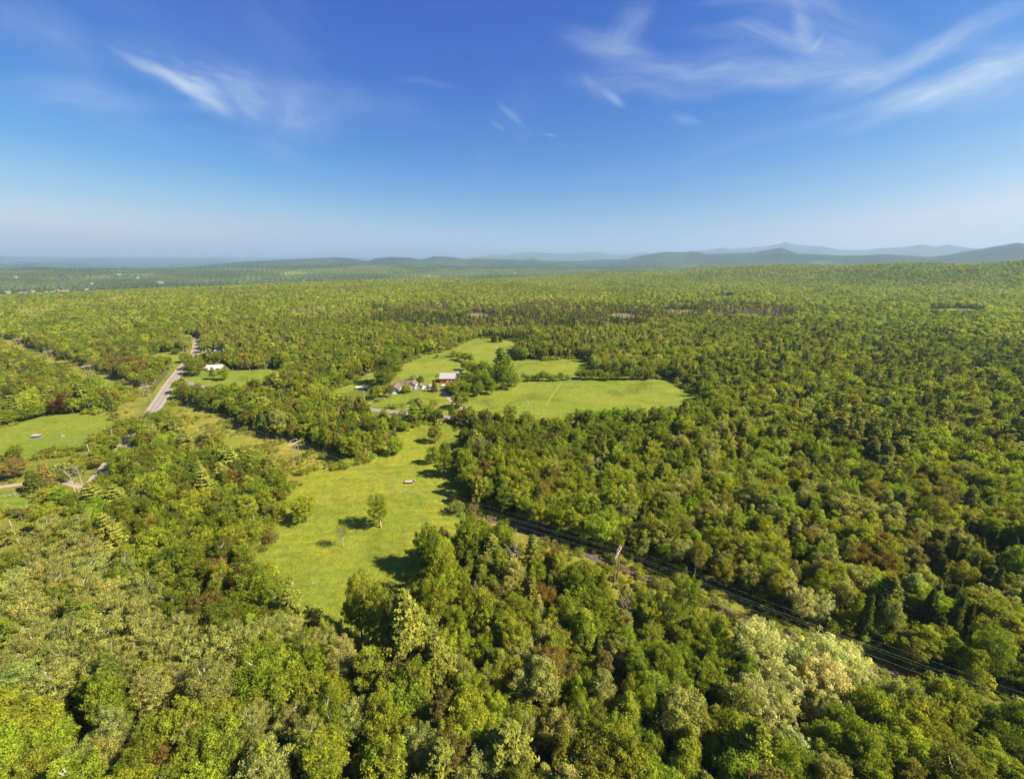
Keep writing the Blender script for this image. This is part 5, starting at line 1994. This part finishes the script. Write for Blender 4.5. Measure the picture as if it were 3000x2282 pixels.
# farmyard pieces
e = at('picnic_table', 1124, 1168, 'pale picnic table under the small trees left of the farmhouse', 'table', .1)
for k in range(5):
    MB().box(-1.2, 1.2, -.5 + k * .2, -.32 + k * .2, .74, .79).build('top_board', M_PLANK, e)
for y in (-.95, .75):
    MB().box(-1.2, 1.2, y, y + .25, .44, .49).build('bench', M_PLANK, e)
for x in (-.9, .8):
    MB().box(x, x + .1, -.95, 1.0, .38, .43).build('bench_bar', M_WOOD, e)
    for s_x in (-1, 1):
        MB().tube([(x + .05, s_x * .85, 0), (x + .05, s_x * .3, .73)], [.05, .05], 5).build('leg', M_WOOD, e)
e = at('flat_trailer', 1082, 1183, 'low pinkish flat trailer on the grass below the utility pole', 'trailer', .25)
MB().box(-2.1, 2.1, -1.1, 1.1, .55, .68).build('deck', M_PLANK, e)
MB().tube([(-2.1, 0, .5), (-3.4, 0, .35)], [.05, .05], 6).build('tow_bar', M_DARK, e)
for y in (-1.22, 1.02):
    MB().tube([(.2, y, .33), (.2, y + .2, .33)], [.33, .33], 12).build('wheel', M_TYRE, e)
e = at('woodpile', 1104, 1177, 'dark covered woodpile on the lawn between trailer and picnic table', 'woodpile', -.03)
for k in range(3):
    for j in range(12):
        MB().tube([(-2.1 + j * .36, -.5, .2 + k * .36), (-2.1 + j * .36, .5, .2 + k * .36)], [.17, .17], 7).build('log', M_BARK, e)
MB().slab((-2.4, -.75, 1.25), (2.4, -.75, 1.25), (2.4, .75, 1.4), (-2.4, .75, 1.4), .06).build('cover', M_DARK, e)
e = at('garden_bench', 1197, 1191, 'small grey bench alone on the big lawn', 'bench', 0)
MB().box(-1.5, 1.5, -.3, .3, .6, .7).build('seat', M_CONC, e)
MB().box(-1.5, 1.5, .31, .4, .6, 1.35).build('backrest', M_CONC, e)
for x in (-1.3, 1.1):
    MB().box(x, x + .2, -.25, .25, 0, .59).build('leg', M_CONC, e)
e = at('bird_house', 1248, 1150, 'white bird house on a post at the driveway edge', 'bird house', 0)
MB().tube([(0, 0, 0), (0, 0, 2.4)], [.09, .09], 6).build('post', M_WHITE, e)
gb = MB().box(-.35, .35, -.3, .3, 2.41, 3.0).build('box', M_WHITE, e)
MB().slab((-.5, -.45, 2.95), (0, -.45, 3.35), (0, .45, 3.35), (-.5, .45, 2.95), .05).build('roof', M_TIN, e)
MB().slab((.004, -.45, 3.35), (.5, -.45, 2.95), (.5, .45, 2.95), (.004, .45, 3.35), .05).build('roof', M_TIN, e)


def fence(pix, n, lab, hgt=1.3, rails=2):
    P = [np.array(G(*q)) for q in pix]
    e = empty('fence', (P[0][0], P[0][1], 0))
    tag(e, lab, 'fence')
    prev = None
    d = P[-1] - P[0]
    for i in range(n):
        p = P[0] + d * i / (n - 1) - P[0]
        MB().box(p[0] - .08, p[0] + .08, p[1] - .08, p[1] + .08, 0, hgt).build('fence_post', M_PALEPOLE, e)
        if prev is not None:
            for r_ in range(rails):
                z = hgt * (.5 + .38 * r_)
                MB().tube([(prev[0], prev[1], z), (p[0], p[1], z)], [.04, .04], 4).build('rail', M_PALEPOLE, e)
        prev = p
    return e


fence([(-20, 1461), (108, 1441)], 9, 'wire and post fence between the two green paddocks at the left edge')
fence([(-20, 1505), (80, 1488)], 7, 'post fence along the bottom of the paddock at the left edge')
fence([(1040, 1137), (1092, 1123)], 8, 'pale rail fence running behind the white roofed shelter')


# ------------------------------------------------------------------ far buildings
def place_far(u, v, rmin, rmax, zoff=0):
    X_ = (u - CX) / F
    yy = -(v - CY) / F
    dyv = math.cos(PITCH) + yy * math.sin(PITCH)
    az_ = math.atan2(X_, dyv)
    best = None
    for r in np.linspace(rmin, rmax, 300):
        x, y = r * math.sin(az_), r * math.cos(az_)
        z = float(terrain(np.array([x]), np.array([y]))[0]) + zoff
        pv_ = proj(x, y, z)[1]
        if best is None or abs(pv_ - v) < best[0]:
            best = (abs(pv_ - v), x, y, z - zoff)
    return best[1:]


FARB = [(797, 828, 900, 2400, 16, 'lone white farmhouse poking from the treetops left of centre', 'w'), (1032, 836, 900, 2400, 14, 'white house in the far woods left of centre', 'w'),
        (1597, 874, 900, 2400, 18, 'far barn with a bright red roof in the middle of the woods', 'r'), (1495, 829, 2600, 7000, 34, 'far white farm cluster in the hazy valley middle', 'w'),
        (1545, 805, 2600, 7000, 26, 'far white barn in the hazy valley, above the farm cluster', 'w'), (2240, 871, 900, 2400, 16, 'far pale house right of the thin bright field', 'w'),
        (2785, 872, 900, 2600, 20, 'far white house on the right foothill, left one', 'w'), (2812, 873, 900, 2600, 16, 'far white house on the right foothill, right one', 'w'),
        (2820, 909, 900, 2400, 20, 'long low farm building on the pale far right field', 'w'),
        (22, 855, 3300, 7000, 40, 'white roofed town building at the left edge', 'w'), (68, 858, 3300, 7000, 46, 'white roofed town building, second from the left edge', 'w'),
        (98, 853, 3300, 7000, 24, 'small white town building, third from the left edge', 'w'), (148, 856, 3300, 7000, 60, 'largest white roofed town building on the left', 'w'),
        (168, 851, 3300, 7000, 30, 'white town building behind the largest one', 'w'), (190, 853, 3300, 7000, 50, 'white town building, rightmost of the left group', 'w'),
        (255, 848, 3300, 7000, 26, 'small white valley building right of the town', 'w'), (348, 803, 4600, 7200, 50, 'white farm high on the hazy left slope', 'w'),
        (404, 813, 4600, 7200, 36, 'small white building beside the pale hillside road', 'w'), (470, 827, 3300, 7000, 60, 'white farm complex right of the hillside road', 'w'),
        (46, 811, 4600, 7200, 30, 'tiny white house on the far left slope', 'w'), (270, 830, 4600, 7200, 30, 'tiny white house mid way up the far left slope', 'w')]
M_FW = mat('far_white', color=(.17, .168, .16), scale=.05, var=.05)
M_FR = mat('far_red_roof', color=(.36, .04, .03), scale=.05, var=.05)
for u, v, r0, r1, L_, lab, c_ in FARB:
    x, y, z = place_far(u, v, r0, r1, 12)
    e = tag(empty('far_building', (x, y, z - 1), -math.atan2(x, y) + .2), lab, 'building')
    L_ *= .7
    gable_block(e, -L_ / 2, L_ / 2, 0, L_ * .5, 11 if r0 < 2000 else 13, 4, M_FW, M_FR if c_ == 'r' else M_FW, 'x', 1.0, .4)
x, y, z = place_far(890, 828, 3300, 7000, 30)
e = tag(empty('water_tower', (x, y, z), 0), 'tiny white water tower in the hazy valley left of centre', 'water tower')
MB().tube([(0, 0, 0), (0, 0, 38), (0, 0, 40), (0, 0, 50), (0, 0, 54)], [3, 3, 8, 8, 1], 12).build('tank', M_FW, e)
# pale hillside road and far fields on the left slope
pp = []
for u, v in ((404, 812), (412, 818), (420, 826), (424, 834)):
    x, y, z = place_far(u, v, 4600, 7100, 0)
    pp.append((x, y))

# ------------------------------------------------------------------ haze
hz = MB()
hz.box(-30000, 30000, -3000, 30000, -400, 1260)
M_HAZE = D.materials.new('haze')
M_HAZE.use_nodes = True
hn = NT(M_HAZE.node_tree)
hn.n.clear()
pv = hn.new('ShaderNodeVolumePrincipled')
pv.inputs['Color'].default_value = (0.36, 0.53, 0.72, 1)
pv.inputs['Density'].default_value = 1 / 20500.
pv.inputs['Anisotropy'].default_value = 0.1
ho = hn.new('ShaderNodeOutputMaterial')
hn.l.new(pv.outputs[0], ho.inputs['Volume'])
tag(hz.build('haze', M_HAZE), 'thin blue air haze over the whole landscape', None, None, 'stuff')
